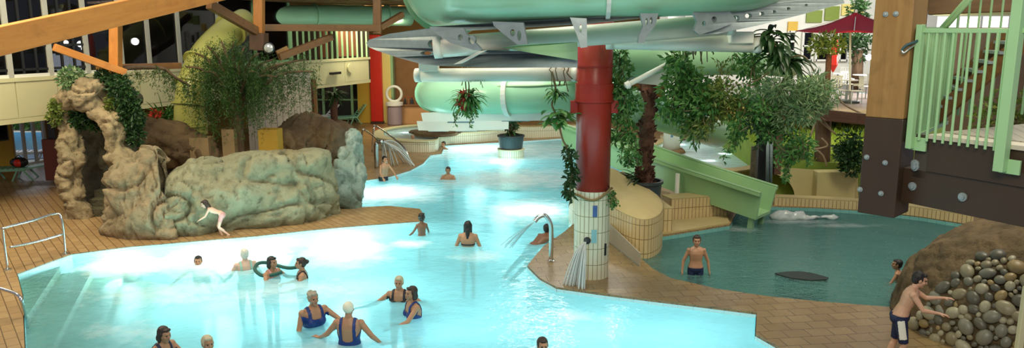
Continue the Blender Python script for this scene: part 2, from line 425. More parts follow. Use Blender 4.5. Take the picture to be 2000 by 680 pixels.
# ---------------------------------------------------------------- water
def watermat(name, tint, body, turb, foam, scale, bumpk, wave_dist, foamk=1.0, ior=1.33, rough=.06):
    t = NT(name); c = t.coord()
    n1 = t.noise(t.mapping(c, rot=(0, 0, .5), scale=(1, 1.7, 1)), scale, 4, .6); n2 = t.noise(c, scale * 3.7, 3, .6)
    h = t.math('ADD', n1, t.math('MULTIPLY', n2, .45)); nm = t.bump(h, bumpk, wave_dist)
    # churned white water where the jets and bubblers break the surface
    acc = None
    for (x, y, rx, ry, k) in foam:
        d = t.n('ShaderNodeVectorMath', operation='LENGTH'); t.l(t.mapping(c, loc=(-x / rx, -y / ry, 0), scale=(1 / rx, 1 / ry, 0)), d.inputs[0])
        s_ = t.math('MULTIPLY', t.math('SUBTRACT', 1.0, d.outputs['Value'], clamp=True), k)
        acc = s_ if acc is None else t.math('MAXIMUM', acc, s_)
    fn = t.noise(c, 1.9, 6, .68)
    if acc is not None:
        fm = t.math('ADD', t.math('MULTIPLY', acc, 1.15), t.math('MULTIPLY_ADD', fn, 1.1, -.78))
        fm = t.math('MULTIPLY', fm, 1.5, clamp=True)
    else:
        fm = t.ramp(fn, [(.72, (0, 0, 0)), (.85, (.5, .5, .5))])
    tr = t.n('ShaderNodeBsdfTransparent'); tr.inputs[0].default_value = (*tint, 1)
    big = t.noise(c, .55, 4, .6)
    bc = t.mix(t.ramp(big, [(.35, (0, 0, 0)), (.65, (1, 1, 1))]), tuple(v * .86 for v in body), body)
    df = t.n('ShaderNodeBsdfDiffuse'); t.l(bc, df.inputs[0]); t.l(nm, df.inputs['Normal'])
    tl = t.n('ShaderNodeBsdfTranslucent'); t.l(bc, tl.inputs[0])
    mb_ = t.n('ShaderNodeMixShader'); mb_.inputs[0].default_value = .5; t.l(df.outputs[0], mb_.inputs[1]); t.l(tl.outputs[0], mb_.inputs[2])
    m1 = t.n('ShaderNodeMixShader'); t.val(m1.inputs[0], turb(t) if callable(turb) else turb); t.l(tr.outputs[0], m1.inputs[1]); t.l(mb_.outputs[0], m1.inputs[2])
    fd = t.n('ShaderNodeBsdfDiffuse'); fd.inputs[0].default_value = (.92, .97, .95, 1); t.l(nm, fd.inputs['Normal'])
    ft = t.n('ShaderNodeBsdfTranslucent'); ft.inputs[0].default_value = (.95, 1, .98, 1)
    fo = t.n('ShaderNodeMixShader'); fo.inputs[0].default_value = .55; t.l(fd.outputs[0], fo.inputs[1]); t.l(ft.outputs[0], fo.inputs[2])
    m2 = t.n('ShaderNodeMixShader'); t.l(t.math('MULTIPLY', fm, foamk, clamp=True), m2.inputs[0]); t.l(m1.outputs[0], m2.inputs[1]); t.l(fo.outputs[0], m2.inputs[2])
    gl = t.n('ShaderNodeBsdfGlossy'); gl.inputs['Roughness'].default_value = rough; t.l(nm, gl.inputs['Normal'])
    fr = t.n('ShaderNodeFresnel'); fr.inputs[0].default_value = ior; t.l(nm, fr.inputs['Normal'])
    m3 = t.n('ShaderNodeMixShader'); t.l(fr.outputs[0], m3.inputs[0]); t.l(m2.outputs[0], m3.inputs[1]); t.l(gl.outputs[0], m3.inputs[2])
    return t.done(m3.outputs[0])
def spot(px, py, rx, ry, k=1.0): p = P(px, py); return (p.x, p.y, rx, ry, k)
FOAM = [spot(262, 515, 1.5, 1.0, .95), spot(440, 500, 1.7, 1.7, 1.05), spot(678, 488, 1.3, 1.5, 1.05), spot(1000, 345, 4.2, 2.6, .85),
        spot(1040, 405, 2.0, 2.4, .7), spot(760, 375, 2.6, 2.2, .9), spot(960, 290, 5, 3.5, .95), spot(330, 565, 2.2, 1.1, .6),
        spot(800, 470, .7, .55, .9), spot(935, 495, .8, .7, .62), spot(560, 560, 1.8, 1.2, .55), spot(650, 668, 1.6, .7, .45), spot(1120, 610, 1.2, .6, .4), spot(240, 640, 1.6, .8, .4)]
def calm(t):   # clear water over the shallow entry steps, milky with bubbles further out
    e0, e1 = P(33, 535), P(0, 575); d = (e1 - e0).normalized(); n = V((-d.y, d.x, 0)); n = n if n.x > 0 else -n
    x = t.n('ShaderNodeVectorMath', operation='DOT_PRODUCT'); t.l(t.coord(), x.inputs[0]); x.inputs[1].default_value = n
    k = t.math('SUBTRACT', x.outputs['Value'], n.dot(e0)); k = t.math('ADD', k, t.math('MULTIPLY_ADD', t.noise(t.coord(), 1.1, 4), 1.2, -.6))
    return t.math('MULTIPLY_ADD', t.math('MULTIPLY', k, .42, clamp=True), .62, .18)
M['water'] = watermat('pool_water', (.50, .88, .95), (.34, .77, .85), calm, FOAM, 1.3, .35, .10)
KF = [spot(1560, 425, 1.5, .4, .85), spot(1640, 433, 1.5, .35, .75), spot(1440, 440, .9, .6, .55)]
M['kwater'] = watermat('kiddie_water', (.45, .76, .74), (.26, .54, .50), .45, KF, 2.6, .95, .16, .75, 1.36, .03)
M['spawater'] = watermat('spa_water', (.8, .95, .95), (.80, .95, .95), .85, [], 2.0, .4, .05)
# ---------------------------------------------------------------- floor with the pools cut out of it
def xy(p): return (p[0], p[1])
main_px = [(33, 535), (140, 496), (250, 482), (380, 471), (500, 461), (600, 450), (700, 441), (820, 432), (830, 423), (820, 408), (760, 402), (700, 405), (668, 408),
           (690, 375), (714, 352), (760, 345), (800, 333), (826, 319), (840, 303), (862, 300), (868, 284), (1010, 276), (1130, 268),
           (1200, 285), (1225, 318), (1200, 360), (1150, 395), (1122, 420), (1122, 437), (1100, 456), (1062, 482), (1030, 520), (1055, 545), (1088, 563),
           (1180, 576), (1275, 588), (1400, 603), (1478, 613), (1476, 655), (1520, 680), (1590, 722)]
main = [xy(P(*p)) for p in main_px] + [(4.3, 8.4), (-5.6, 8.2), (-8.5, 12.72)]
kid_px = [(1245, 501), (1275, 527), (1310, 545), (1400, 566), (1500, 581), (1600, 591), (1740, 602), (1860, 600), (2010, 560), (2010, 460), (1900, 440), (1800, 424), (1700, 412), (1600, 406), (1510, 403),
          (1445, 404), (1425, 440), (1290, 462)]
kid = [xy(P(*p)) for p in kid_px]
floor = MB()
floor.poly([[(-23.7, 7), (16, 7), (24, 20), (24, 46), (-8.6, 46)], main, kid], lambda u, v, t: V((u, v, t)), -1.6, 0)
floor.build('floor', M['deck'], kind='structure')
# the paler, smaller tiling of the walkway between the two pools lies as a thin tiled layer
walk_px = [(1030, 520), (1055, 545), (1088, 563), (1180, 576), (1275, 588), (1400, 603), (1478, 613), (1476, 655), (1520, 680), (1590, 722)]
walk = [xy(P(*p)) for p in walk_px] + [(4.4, 8.0), (9.5, 8.0), (10.2, 12)] + [xy(P(*p)) for p in [(1860, 600), (1740, 602), (1600, 591), (1500, 581), (1400, 566), (1310, 545), (1275, 527), (1245, 501), (1290, 462), (1425, 440), (1400, 410), (1300, 395), (1150, 395), (1122, 420), (1122, 437), (1100, 456), (1062, 482)]]
MB().prism(walk, 0.0, .02).build('floor_walkway', M['deck2'], kind='structure')
def basin(name, ring, depth, mat, wname):
    MB().prism(ring, -depth - .1, -depth).build(name + '_floor', mat, kind='structure')
    w = MB(); k = len(ring); u = 0
    ar = sum(ring[i - 1][0] * ring[i][1] - ring[i][0] * ring[i - 1][1] for i in range(k))
    cx = [V((p[0], p[1], 0)) for p in ring]
    for i in range(k):
        p, q = cx[i], cx[(i + 1) % k]; L = (q - p).length; d = (q - p) / L
        n = V((-d.y, d.x, 0)) * (1 if ar > 0 else -1)   # towards the pool
        p2, q2 = p + n * .012, q + n * .012
        vs = [V((a.x, a.y, z)) for z in (-depth, -.012) for a in (p2, q2)]
        w.add(vs, [(0, 1, 3, 2) if ar > 0 else (1, 0, 2, 3)], [[(u, -depth), (u + L, -depth), (u + L, 0), (u, 0)] if ar > 0 else [(u + L, -depth), (u, -depth), (u, 0), (u + L, 0)]]); u += L
    w.build('trim_' + wname, mat, kind='structure')
basin('floor_main_pool', main, 1.25, M['pool_tile'], 'main_pool')
basin('floor_paddling_pool', kid, .55, M['kiddie_tile'], 'paddling_pool')
WZ = -.07
def watersheet(name, ring, z, mat, label, cat):
    m = MB(); tris = tessellate_polygon([[V((p[0], p[1], 0)) for p in ring]])
    vs = [V((p[0], p[1], z)) for p in ring]; fs = []
    for a, b, c in tris:
        if (vs[b] - vs[a]).cross(vs[c] - vs[a]).z < 0: b, c = c, b
        fs.append((a, b, c))
    m.add(vs, fs); o = m.build(name, mat); return tag(o, label, cat, kind='stuff')
watersheet('pool_water', main, WZ, M['water'], 'bright cyan water of the large lit swimming pool', 'water')
watersheet('paddling_pool_water', kid, WZ - .03, M['kwater'], 'dark teal rippled water of the paddling pool at right', 'water')
# underwater steps along the left edge of the main pool
e0, e1 = P(33, 535), P(0, 575); ed = (e1 - e0).normalized(); en = V((-ed.y, ed.x, 0))
if en.x < 0: en = -en
for k in range(4):
    a = e0 - ed * .9 + en * (.55 * k + .0); b = a + ed * 8.5
    z = -.16 - .17 * k
    ring = [xy(a), xy(b), xy(b + en * .56), xy(a + en * .56)]
    MB().prism(ring, -1.24, z).build('floor_pool_step', M['step_tile'], kind='structure')
# ---------------------------------------------------------------- left gallery over the glazed wall
G0, G1 = V((-12.6, 18.9, 0)), V((-6.48, 34.7, 0)); gd = (G1 - G0).normalized(); gn = V((-gd.y, gd.x, 0))
def onplane(A, n, px, py):
    r = V(ray(px, py)); o = V((0, 0, CH)); t = (A - o).dot(n) / r.dot(n); return o + r * t
def gp(px, py=100, off=0.0): return onplane(G0 + gn * off, gn, px, py)
def at_z(p, z): return V((p.x, p.y, z))
def wallbar(mb, p, q, z0, z1, th, off=0.0):
    """upright slab between plan points p and q"""
    d = (q - p); d.z = 0; d.normalize(); n = V((-d.y, d.x, 0)) * th
    p = at_z(p, 0); q = at_z(q, 0)
    return mb.prism([xy(p), xy(q), xy(q + n), xy(p + n)], z0, z1)
par = MB(); ps = [gp(x) for x in (-140, 22, 105, 200, 268, 348, 430, 520, 622, 672, 722)]
for a, b in zip(ps, ps[1:]):
    wallbar(par, a + gd * .012, b - gd * .012, 2.32, 3.24, .12)
    wallbar(par, a - gn * .03, b - gn * .03, 3.24, 3.34, .2)
    wallbar(par, a + gn * .05, b + gn * .05, 2.3, 3.3, .06)
par.build('wall_gallery_front', M['cream'], kind='structure')
slab = MB(); a, b = gp(-140), gp(722)
slab.prism([xy(a), xy(b), xy(b + gn * 6.2), xy(a + gn * 6.2)], 2.2, 2.34)
slab.build('ceiling_under_gallery', M['cream'], kind='structure')
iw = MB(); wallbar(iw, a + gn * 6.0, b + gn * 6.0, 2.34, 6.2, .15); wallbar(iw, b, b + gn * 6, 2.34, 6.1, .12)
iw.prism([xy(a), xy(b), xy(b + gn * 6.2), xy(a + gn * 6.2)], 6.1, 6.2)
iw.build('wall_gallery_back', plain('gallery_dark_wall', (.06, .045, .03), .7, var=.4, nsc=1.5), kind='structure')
mull = [-140, -60, 17, 97, 170, 238, 292, 352, 430, 500, 568]
for i, (x0, x1) in enumerate(zip(mull, mull[1:])):
    p, q = gp(x0), gp(x1); w = MB()
    d = (q - p); L = d.length; d = d / L
    wallbar(w, p - d * .07, p + d * .07, 3.34, 6.1, .12); wallbar(w, q - d * .07, q + d * .07, 3.34, 6.1, .12)
    wallbar(w, p, q, 3.34, 3.42, .1); wallbar(w, p, q, 5.9, 6.1, .1)
    wo = w.build('window_%d' % (i + 1), M['white'] if i < 8 else M['green'], loc=at_z(p, 3.34), kind='structure')
    g = MB(); wallbar(g, p + gn * .05, q + gn * .05, 3.42, 5.9, .02); g.build('pane', M['darkglass'], wo)
    if i < 4:
        f = MB()
        for t in (.33, .66): wallbar(f, p + d * (L * t - .03) + gn * .02, p + d * (L * t + .03) + gn * .02, 3.42, 5.9, .05)
        for z in (3.5, 4.1): wallbar(f, p + gn * .02, q + gn * .02, z, z + .06, .05)
        f.build('glazing_bars', M['black'], wo)
for (lab, x, y, d, r) in [('glaring white floodlight at the edge of the massive post on the terrace', 1697, 112, 30, .11), ('small white lamp glowing through the green railing', 1857, 117, 29, .09)]:
    c = D(x, y, d); t = thing('floodlight', lab, 'lamp', c); MB().ell(c, (r, r, r)).build('bulb', emis('floodlight_glow%d' % x, (1, .98, 1), 90), t, smooth=True); MB().cyl(c + V((0, .06, .0)), c + V((0, .5, .1)), .03, n=8).build('bracket', M['steel'], t)
# things glimpsed inside the gallery: lit panes of a far room, round lamps
for (x0, y0, x1, y1) in [(100, 105, 112, 137), (114, 108, 138, 138), (140, 112, 160, 136), (50, 105, 92, 138)]:
    a, b = gp(x0, y1, 5.9), gp(x1, y1, 5.9); z0 = a.z; z1 = gp(x0, y0, 5.9).z
    m = MB(); wallbar(m, a, b, z0, z1, .05)
    m.build('window_%d' % (20 + x0), M['windowglow'] if x0 > 60 else emis('dim_window', (.5, .55, .7), .12), kind='structure')
for i, (x, y, off) in enumerate([(129, 83, 3), (157, 86, 3), (264, 81, 3.5), (285, 84, 4), (297, 84, 3.2), (316, 76, 3.4), (322, 73, 3.4), (303, 87, 4), (366, 74, 3), (467, 82, 1.5), (478, 92, 1.5)]):
    c = gp(x, y, off); r = .07 + .03 * (i % 3)
    t = thing('globe_lamp', 'glowing globe lamp inside the dark gallery windows', 'lamp', c, 'globe lamps in the gallery')
    MB().ell(c, (r, r, r)).build('bulb', M['lampglow'], t, smooth=True)
    MB().cyl(c + V((0, 0, r * .9)), V((c.x, c.y, 6.1)), .012, n=6).build('cord', M['black'], t)
# lower left wall, set back under the gallery
def lw(px, py=280): return onplane(G0 + gn * 6.0, gn, px, py)
w = MB(); wallbar(w, lw(-140), lw(27), 0, 2.3, .2); w.build('wall_left', M['yellow'], kind='structure')
w = MB(); wallbar(w, lw(91), lw(270), 0, 2.3, .2); w.build('wall_left_dark', M['brownwall'], kind='structure')
w = MB(); wallbar(w, lw(270), lw(495), 0, 2.3, .2); w.build('wall_left_shop', M['ochre'], kind='structure')
wd = MB(); p, q = lw(-25), lw(17)
wallbar(wd, p - gn * .04, q - gn * .04, .95, 1.75, .05); wo = wd.build('window_15', M['black'], kind='structure', loc=at_z(p, .95))
wd = MB(); wallbar(wd, p + gd * .06 - gn * .06, q - gd * .06 - gn * .06, 1.0, 1.7, .03); wd.build('pane', M['darkglass'], wo)
f = MB(); p, q = lw(27), lw(91)
for t in (0, .33, .66, 1): 
    c = p.lerp(q, t); wallbar(f, c - gd * .04, c + gd * .04, 0, 2.3, .1)
wallbar(f, p, q, 0, .08, .1); wallbar(f, p, q, 2.2, 2.3, .1)
wo = f.build('window_16', M['white'], kind='structure', loc=at_z(p, 0)); g = MB(); wallbar(g, p + gn * .05, q + gn * .05, .08, 2.2, .02); g.build('pane', M['clearglass'], wo)
# the garden pool outside that window
op = lambda px, py: P(px, py, -.02)
MB().prism([xy(P(-90, 330)), xy(P(160, 318)), (-20, 60), (-60, 60)], -.2, -.03).build('floor_terrace_outside', plain('outdoor_paving', (.5, .46, .38), .6), kind='structure')
o = MB().prism([xy(P(-60, 318)), xy(P(120, 306)), xy(P(100, 258)), xy(P(-40, 258))], -.03, -.005).build('outdoor_pool_water', plain('outdoor_water', (.10, .32, .55), .15), loc=P(50, 290)); tag(o, 'blue water of the outdoor pool seen through the glazing', 'water', kind='stuff')
h = MB()
for k in range(900):
    p = P(random.uniform(-40, 130), 252); p.z = random.uniform(0, .9); p.y += random.uniform(-.4, .4); p.x += random.uniform(-.3, .3)
    h.leaf(p, V((random.gauss(0, 1), random.gauss(0, 1), random.gauss(.3, .6))), .3, .16)
o = h.build('hedge_foliage', M['leaf'], loc=P(50, 252)); tag(o, 'clipped green hedge beyond the outdoor pool', 'hedge', kind='stuff')
# ---------------------------------------------------------------- back wall, shops and ceiling
BY = 38.6
w = MB(); w.box((8, BY + 2.6, 3), (44, .2, 6.4)); w.build('wall_back', M['ochre'], kind='structure')
w = MB(); w.box((-8.2, BY + .1, 1.2), (4.6, .12, 2.4)); w.build('wall_back_shop', M['brownwall'], kind='structure')
f = MB()
for px in (618, 632, 655, 688, 701):
    c = D(px, 200, BY - .1); f.box((c.x, c.y, 1.15), (.12, .1, 2.3))
for z in (.12, 1.1, 2.2): f.box((D(660, 200, BY - .1).x, BY - .1, z), (2.2, .06, .07))
wo = f.build('window_17', M['green'], kind='structure', loc=(-8.6, BY - .1, 0))
MB().box((D(660, 200, BY).x, BY - .06, 1.15), (2.1, .02, 2.1)).build('pane', M['glass'], wo)
for nm, x0, x1, dy, mt, y0 in [('wall_yellow_pier', 700, 726, 0, M['yellow'], 100), ('wall_pale_yellow_pier', 747, 766, 0, M['paleyellow'], 90), ('wall_green_trim', 766, 771, .1, M['green'], 90)]:
    a, b = D(x0, 240, 37.9 + dy), D(x1, 240, 37.9 + dy)
    m = MB(); m.box(((a.x + b.x) / 2, 38.2, 2.1), (b.x - a.x, .6, 4.2)); m.build(nm, mt, kind='structure', bevel=.02)
a, b = D(725, 240, 37.6), D(748, 240, 37.6)
t = thing('red_pillar', 'bright red square pillar between two yellow piers by the far shops', 'pillar', ((a.x + b.x) / 2, 37.9, 0))
MB().box(((a.x + b.x) / 2, 37.9, 2.2), (b.x - a.x, .6, 4.2)).build('shaft', M['red'], t, bevel=.03)
MB().box(((a.x + b.x) / 2, 37.9, .05), (b.x - a.x + .06, .66, .1)).build('base', M['darkbrown'], t, bevel=.02)
c = MB(); c.prism([(-16, 27), (4, 27), (4, 42), (-16, 42)], 5.70, 5.80); c.build('ceiling', plain('ceiling_boards', (.42, .30, .23), .7, var=.2), kind='structure')
c = MB()
for k in range(26):
    x = -15 + k * .72
    c.bar((x, 27, 5.62), (x + 5.0, 42, 5.62), .16, .16)
for y in (29, 33, 37): c.bar((-16, y, 5.62), (4, y, 5.62), .12, .14)
c.build('ceiling_slats', M['glulam_dark'], kind='structure')
# upper terrace at the right rear, with the lit facade behind it
TZ = 2.0
m = MB(); m.prism([(9.4, 24.5), (11.9, 24.5), (18.2, 37), (8.2, 37)], TZ - .3, TZ); m.build('floor_upper_terrace', M['mauve'], kind='structure')
m = MB(); m.box((15.5, 37.2, 4.2), (17, .2, 4.6)); m.build('wall_right_facade', M['white'], kind='structure')
def fx(px, d=36.8): return D(px, 100, d).x
for i, (x0, x1, y0, y1) in enumerate([(1540, 1556, 62, 100), (1567, 1590, 62, 118), (1594, 1622, 70, 118), (1640, 1660, 62, 118)]):
    a, b = D(x0, y1, 36.9), D(x1, y0, 36.9); zc = (a.z + b.z) / 2; xc = (a.x + b.x) / 2
    w = MB(); hx = (b.x - a.x) / 2; hz = (b.z - a.z) / 2
    for sx in (-1, 1): w.box((xc + sx * hx, 37.0, zc), (.1, .14, hz * 2 + .1))
    for k in (-1, 0, 1): w.box((xc, 37.0, zc + k * hz), (hx * 2, .14, .09))
    wo = w.build('window_%d' % (30 + i), M['white'], kind='structure', loc=(xc, 37.0, zc))
    MB().box((xc, 37.04, zc), (hx * 2, .03, hz * 2)).build('pane', M['darkglass'], wo)
    MB().box((xc, 37.08, zc), (hx * 2, .02, hz * 2)).build('room_beyond', plain('dim_room%d' % i, (.25, .26, .2), .6, var=.5), wo)
for i, (x0, x1, y0, y1, mt) in enumerate([(1576, 1608, 20, 44, 'panelgreen'), (1612, 1642, 12, 40, 'panelgreen'), (1540, 1560, 42, 62, 'yellow'), (1645, 1690, 8, 30, 'paleyellow')]):
    if mt == 'panelgreen' and mt not in M: M[mt] = plain('panel_green', (.22, .30, .04), .5)
    a, b = D(x0, y1, 36.9), D(x1, y0, 36.9)
    MB().box(((a.x + b.x) / 2, 37.02, (a.z + b.z) / 2), (b.x - a.x, .1, b.z - a.z)).build('trim_%d' % (i + 1), M[mt], kind='structure')
# lit clerestory behind the stairs
for i, (x0, x1) in enumerate([(1830, 1870), (1874, 1915), (1919, 1970), (1974, 2030)]):
    a, b = D(x0, 54, 30), D(x1, 32, 30)
    wo = MB().box(((a.x + b.x) / 2, 30, (a.z + b.z) / 2), (b.x - a.x, .05, b.z - a.z)).build('window_%d' % (40 + i), M['windowwarm'], kind='structure')
a, b = D(1825, 30, 30.1), D(2040, -20, 30.1)
MB().box(((a.x + b.x) / 2, 30.1, (a.z + b.z) / 2), (b.x - a.x, .2, b.z - a.z)).build('wall_right_upper', plain('olive_cream', (.45, .44, .2), .6), kind='structure')
a, b = D(1825, 300, 30.2), D(2060, 54, 30.2)
MB().box(((a.x + b.x) / 2 + 1, 30.2, (a.z + b.z) / 2), (b.x - a.x + 2, .2, b.z - a.z)).build('wall_right', plain('dim_wall', (.16, .11, .06), .6, var=.3), kind='structure')
# ---------------------------------------------------------------- timber roof members at the left
def timber(name, label, p0, p1, w, h, mt='glulam', up=(0, 0, 1), group=None):
    p0, p1 = V(p0), V(p1); L = (p1 - p0).length; d = (p1 - p0).normalized()
    x = d.cross(V(up)); x = x.normalized() if x.length > 1e-3 else V((1, 0, 0)); z = x.cross(d)
    m = MB().box((0, 0, 0), (L, w, h)); me = m.mesh(name); me.materials.append(M[mt])
    o = link(name, me, None, (0, 0, 0), bevel=.012)
    o.matrix_world = Matrix.Translation((p0 + p1) / 2) @ Matrix((d, -x, z)).transposed().to_4x4()
    return tag(o, label, 'beam' if abs(d.z) < .9 else 'post', group)
timber('glulam_beam', 'huge orange laminated timber beam slanting across the upper left corner', D(-60, 93, 13.5), D(490, -33, 21.5), .24, .50)
timber('timber_brace', 'orange diagonal brace running down from the huge beam to the hanging post', D(105, 92, 17.6), D(245, 142, 18.6), .16, .17)
timber('timber_post', 'orange hanging timber post at the end of the left brace', D(226, 20, 18.7), D(226, 146, 18.7), .22, .24, up=(0, 1, 0))
timber('timber_rail', 'mossy brown timber rail in front of the left gallery windows', D(190, 133, 18.9), D(352, 128, 21.0), .14, .16, 'glulam_dark')
timber('timber_brace', 'brown diagonal brace from the huge beam to the post above the willow', D(408, 8, 22), D(502, 62, 24.2), .18, .26, 'glulam_dark')
timber('timber_post', 'orange timber post at the top centre left above the willow', D(506, -60, 24.3), D(506, 66, 24.3), .28, .30, up=(0, 1, 0))
timber('timber_block', 'dark brown timber block under the orange post by the round disc', D(506, 64, 24.3), D(506, 98, 24.3), .46, .46, 'darkwood', up=(0, 1, 0))
timber('timber_tie_beam', 'long level brown tie beam below the slatted ceiling', D(514, 54, 24.8), D(742, 55, 27), .22, .22, 'glulam_dark')
timber('timber_post', 'brown timber post at the right end of the tie beam', D(737, -60, 27), D(737, 66, 27), .26, .28, 'glulam_dark', up=(0, 1, 0))
timber('timber_brace', 'short brown brace rising right from the end of the tie beam', D(742, 54, 27.1), D(786, 28, 28), .18, .2, 'glulam_dark')
timber('timber_brace', 'sloping brown strut passing in front of the gallery railings', D(545, 112, 24.8), D(648, 72, 26.5), .16, .22, 'glulam_dark')
timber('timber_strut', 'short pale timber strut leaning beside the round disc', D(540, 104, 25), D(562, 94, 25.2), .12, .16, 'post_wood')
c = D(525, 94, 23.9)
t = thing('round_mirror', 'round convex white disc hanging beneath the dark timber block', 'mirror', c)
A = Matrix.Rotation(R(90), 3, 'X')
mr_ = MB().lathe(c, [(.17, -.03), (.185, 0), (.17, .03)], 24, A).build('rim', M['black'], t, smooth=True)
MB().lathe(c, [(.155, .03), (.12, .055), (.05, .07), (.001, .073)], 24, A).build('disc', plain('mirror_white', (.75, .78, .75), .1, .5), t, smooth=True)
# railing bars of the gallery beyond the willow
t = thing('gallery_railing', 'dark balcony railing with curtains above the white gallery box', 'railing', at_z(gp(640), 3.34))
m = MB(); p, q = gp(570), gp(716)
for k in range(15):
    c = p.lerp(q, k / 14); m.box((c.x, c.y, 4.3), (.07, .07, 1.9))
m.build('bars', M['green'], t)
wallbar(MB(), p, q, 5.2, 5.3, .1).build('top_rail', M['darkwood'], t)
for k, x in enumerate([632, 668, 690]):
    c = gp(x, 100, .35); cm = MB(); r = [(c + gd * (s_ / 12 - .5) * .7 + gn * (.05 * math.sin(s_ * 2.1))) for s_ in range(13)]
    cm.loft([[at_z(pp, 3.4) for pp in r], [at_z(pp, 5.2) for pp in r]], close=False)
    cm.build('curtain', plain('rust_curtain%d' % k, (.20, .07, .03), .8), t)
# fittings on the white gallery box
c = gp(655, 143, -.12)
t = thing('spotlight', 'black floodlight fixed on the white end of the gallery', 'spotlight', c)
MB().bar(c - gd * .35, c + gd * .35, .14, .1).build('housing', M['black'], t, bevel=.02)
MB().bar(c, c + gn * .14, .05, .05).build('bracket', M['black'], t)
c = gp(683, 133, -.04)
t = thing('wall_clock', 'small round pale clock on the white gallery end', 'clock', c)
A = Matrix((gd, V((0, 0, 1)), -gn)).transposed()
MB().lathe(c, [(.19, 0), (.19, .05), (.165, .05)], 24, A).build('rim', M['cream'], t, smooth=False)
MB().lathe(c, [(.165, .03), (.001, .032)], 24, A).build('face', M['white'], t)
hm = MB(); hm.bar(c + A @ V((0, 0, .04)), c + A @ V((.02, .11, .04)), .012, .01); hm.bar(c + A @ V((0, 0, .04)), c + A @ V((-.07, .03, .04)), .012, .01); hm.build('hands', M['black'], t)
# ---------------------------------------------------------------- slides
def sweep(path, sec, up=V((0, 0, 1))):
    """rings of a closed section (list of (side, height)) along a path"""
    rings = []; k = len(path)
    for i in range(k):
        tdir = (path[min(i + 1, k - 1)] - path[max(i - 1, 0)]).normalized()
        x = tdir.cross(up).normalized(); z = x.cross(tdir)
        rings.append([path[i] + x * a + z * b for a, b in sec])
    return rings
def ring_at(path, i): 
    k = len(path); return (path[min(i + 1, k - 1)] - path[max(i - 1, 0)]).normalized()
def flange(mb, path, i, r0, r1, th):
    tdir = ring_at(path, i); x = tdir.orthogonal().normalized(); A = Matrix((x, tdir.cross(x), tdir)).transposed()
    mb.lathe(path[i], [(r0, -th), (r1, -th), (r1, th), (r0, th)], 28, A)
# green tube under the left roof
pth = smoothpath([D(-60, 22, 19), D(120, 38, 22.5), D(330, 42, 26), D(510, 33, 29), D(650, 30, 31), D(800, 32, 33)], 8)
t = thing('slide_tube', 'long pale green slide tube running level under the left roof', 'slide', pth[20])
MB().tube(pth, .40, 24).build('tube', M['slide'], t, smooth=True)
for i in (14, 22, 30, 37):
    m = MB(); flange(m, pth, i, .39, .46, .04); m.build('flange', M['slide'], t)
# yellow lit tube coming down behind the willow
pth = smoothpath([D(478, 42, 25.2), D(440, 66, 24.2), D(400, 110, 23.2), D(378, 165, 22.6), D(372, 215, 22.4), D(374, 262, 22.4)], 8)
t = thing('slide_tube', 'yellow green slide tube curving down behind the willow tree', 'slide', pth[-1])
my = plain('yellow_green_fibreglass', (.42, .42, .11), .25, var=.1)
MB().tube(pth, lambda s_: .42 + .04 * s_, 24).build('tube', my, t, smooth=True)
for i in (6, 18, 24, 30, 36): m = MB(); flange(m, pth, i, .42, .53, .035); m.build('flange', my, t)
# column
CX, CY = 1.47, 13.75
t = thing('red_column', 'thick round red column on an ivory tiled base in the middle', 'column', (CX, CY, .02))
zb = D(1157, 376, 13.45).z
MB().lathe((CX, CY, 0), [(.325, .02), (.325, zb)], 40, uv=True).build('tiled_base', M['white_tile'], t)
MB().lathe((CX, CY, 0), [(.315, zb), (.315, 5.2)], 40).build('shaft', M['colred'], t, smooth=True)
z1, z2, z3, z4 = (D(1160, y, 13.45).z for y in (224, 199, 165, 131))
m = MB(); m.lathe((CX, CY, 0), [(.315, z2), (.345, z2), (.345, z3), (.315, z3)], 40); m.lathe((CX, CY, 0), [(.315, z2 - .015), (.36, z2 - .015), (.36, z2 + .015), (.315, z2 + .015)], 40)
m.lathe((CX, CY, 0), [(.315, z4 - .01), (.33, z4 - .01), (.33, z4 + .02), (.315, z4 + .02)], 40)
m.build('collar', M['colred'], t)
for a in (185, -5, 90, 270):
    d = V((math.cos(R(a)), math.sin(R(a)), 0)); m = MB()
    if a == 270: continue
    m.box(V((CX, CY, (z1 + z2) / 2)) + d * .36, (.14, .12, z2 - z1), R(a)); m.build('lug', M['colred'], t, bevel=.01)
def on_col(px, py, r=.33):
    rr = V(ray(px, py)); o = V((0, 0, CH)); ox, oy = -CX, -CY; a = rr.x ** 2 + rr.y ** 2; b = 2 * (ox * rr.x + oy * rr.y); cc = ox * ox + oy * oy - r * r
    k = (-b - math.sqrt(max(0, b * b - 4 * a * cc))) / (2 * a); return o + rr * k
def colpatch(name, px, y0, y1, wpx, mat):
    a, b = on_col(px, y1), on_col(px, y0); n = V((a.x - CX, a.y - CY, 0)).normalized(); x = V((-n.y, n.x, 0)); m = MB()
    c = V((a.x, a.y, (a.z + b.z) / 2)) - n * .015; M3 = Matrix((x, n, V((0, 0, 1)))).transposed()
    m.box(c, (wpx / 1500 * 13.5, .05, b.z - a.z), M=M3); m.build(name, mat, t, bevel=.004)
colpatch('sign_plate', 1162, 402, 424, 9, plain('sign_blue', (.06, .12, .32), .4))
colpatch('tile_patch', 1160, 449, 475, 11, plain('turquoise_tile', (.25, .50, .52), .3))
colpatch('black_plate', 1182, 476, 499, 5, M['black'])
c = on_col(1147, 470); n = V((c.x - CX, c.y - CY, 0)).normalized()
MB().cyl(c - n * .05, c + n * .09 + V((0, 0, .01)), .042, .038).build('spout', M['slate'], t, smooth=True)
m = MB(); m.cyl(c - n * .04, c + n * .015, .065, .065); m.build('spout_flange', M['slate'], t)
rp = [V((CX + .35 * math.cos(a), CY + .35 * math.sin(a), zb - .05 + .07 * math.sin(a + 1.1) - (.05 * math.sin(3 * a)))) for a in [2 * math.pi * k / 40 for k in range(40)]]
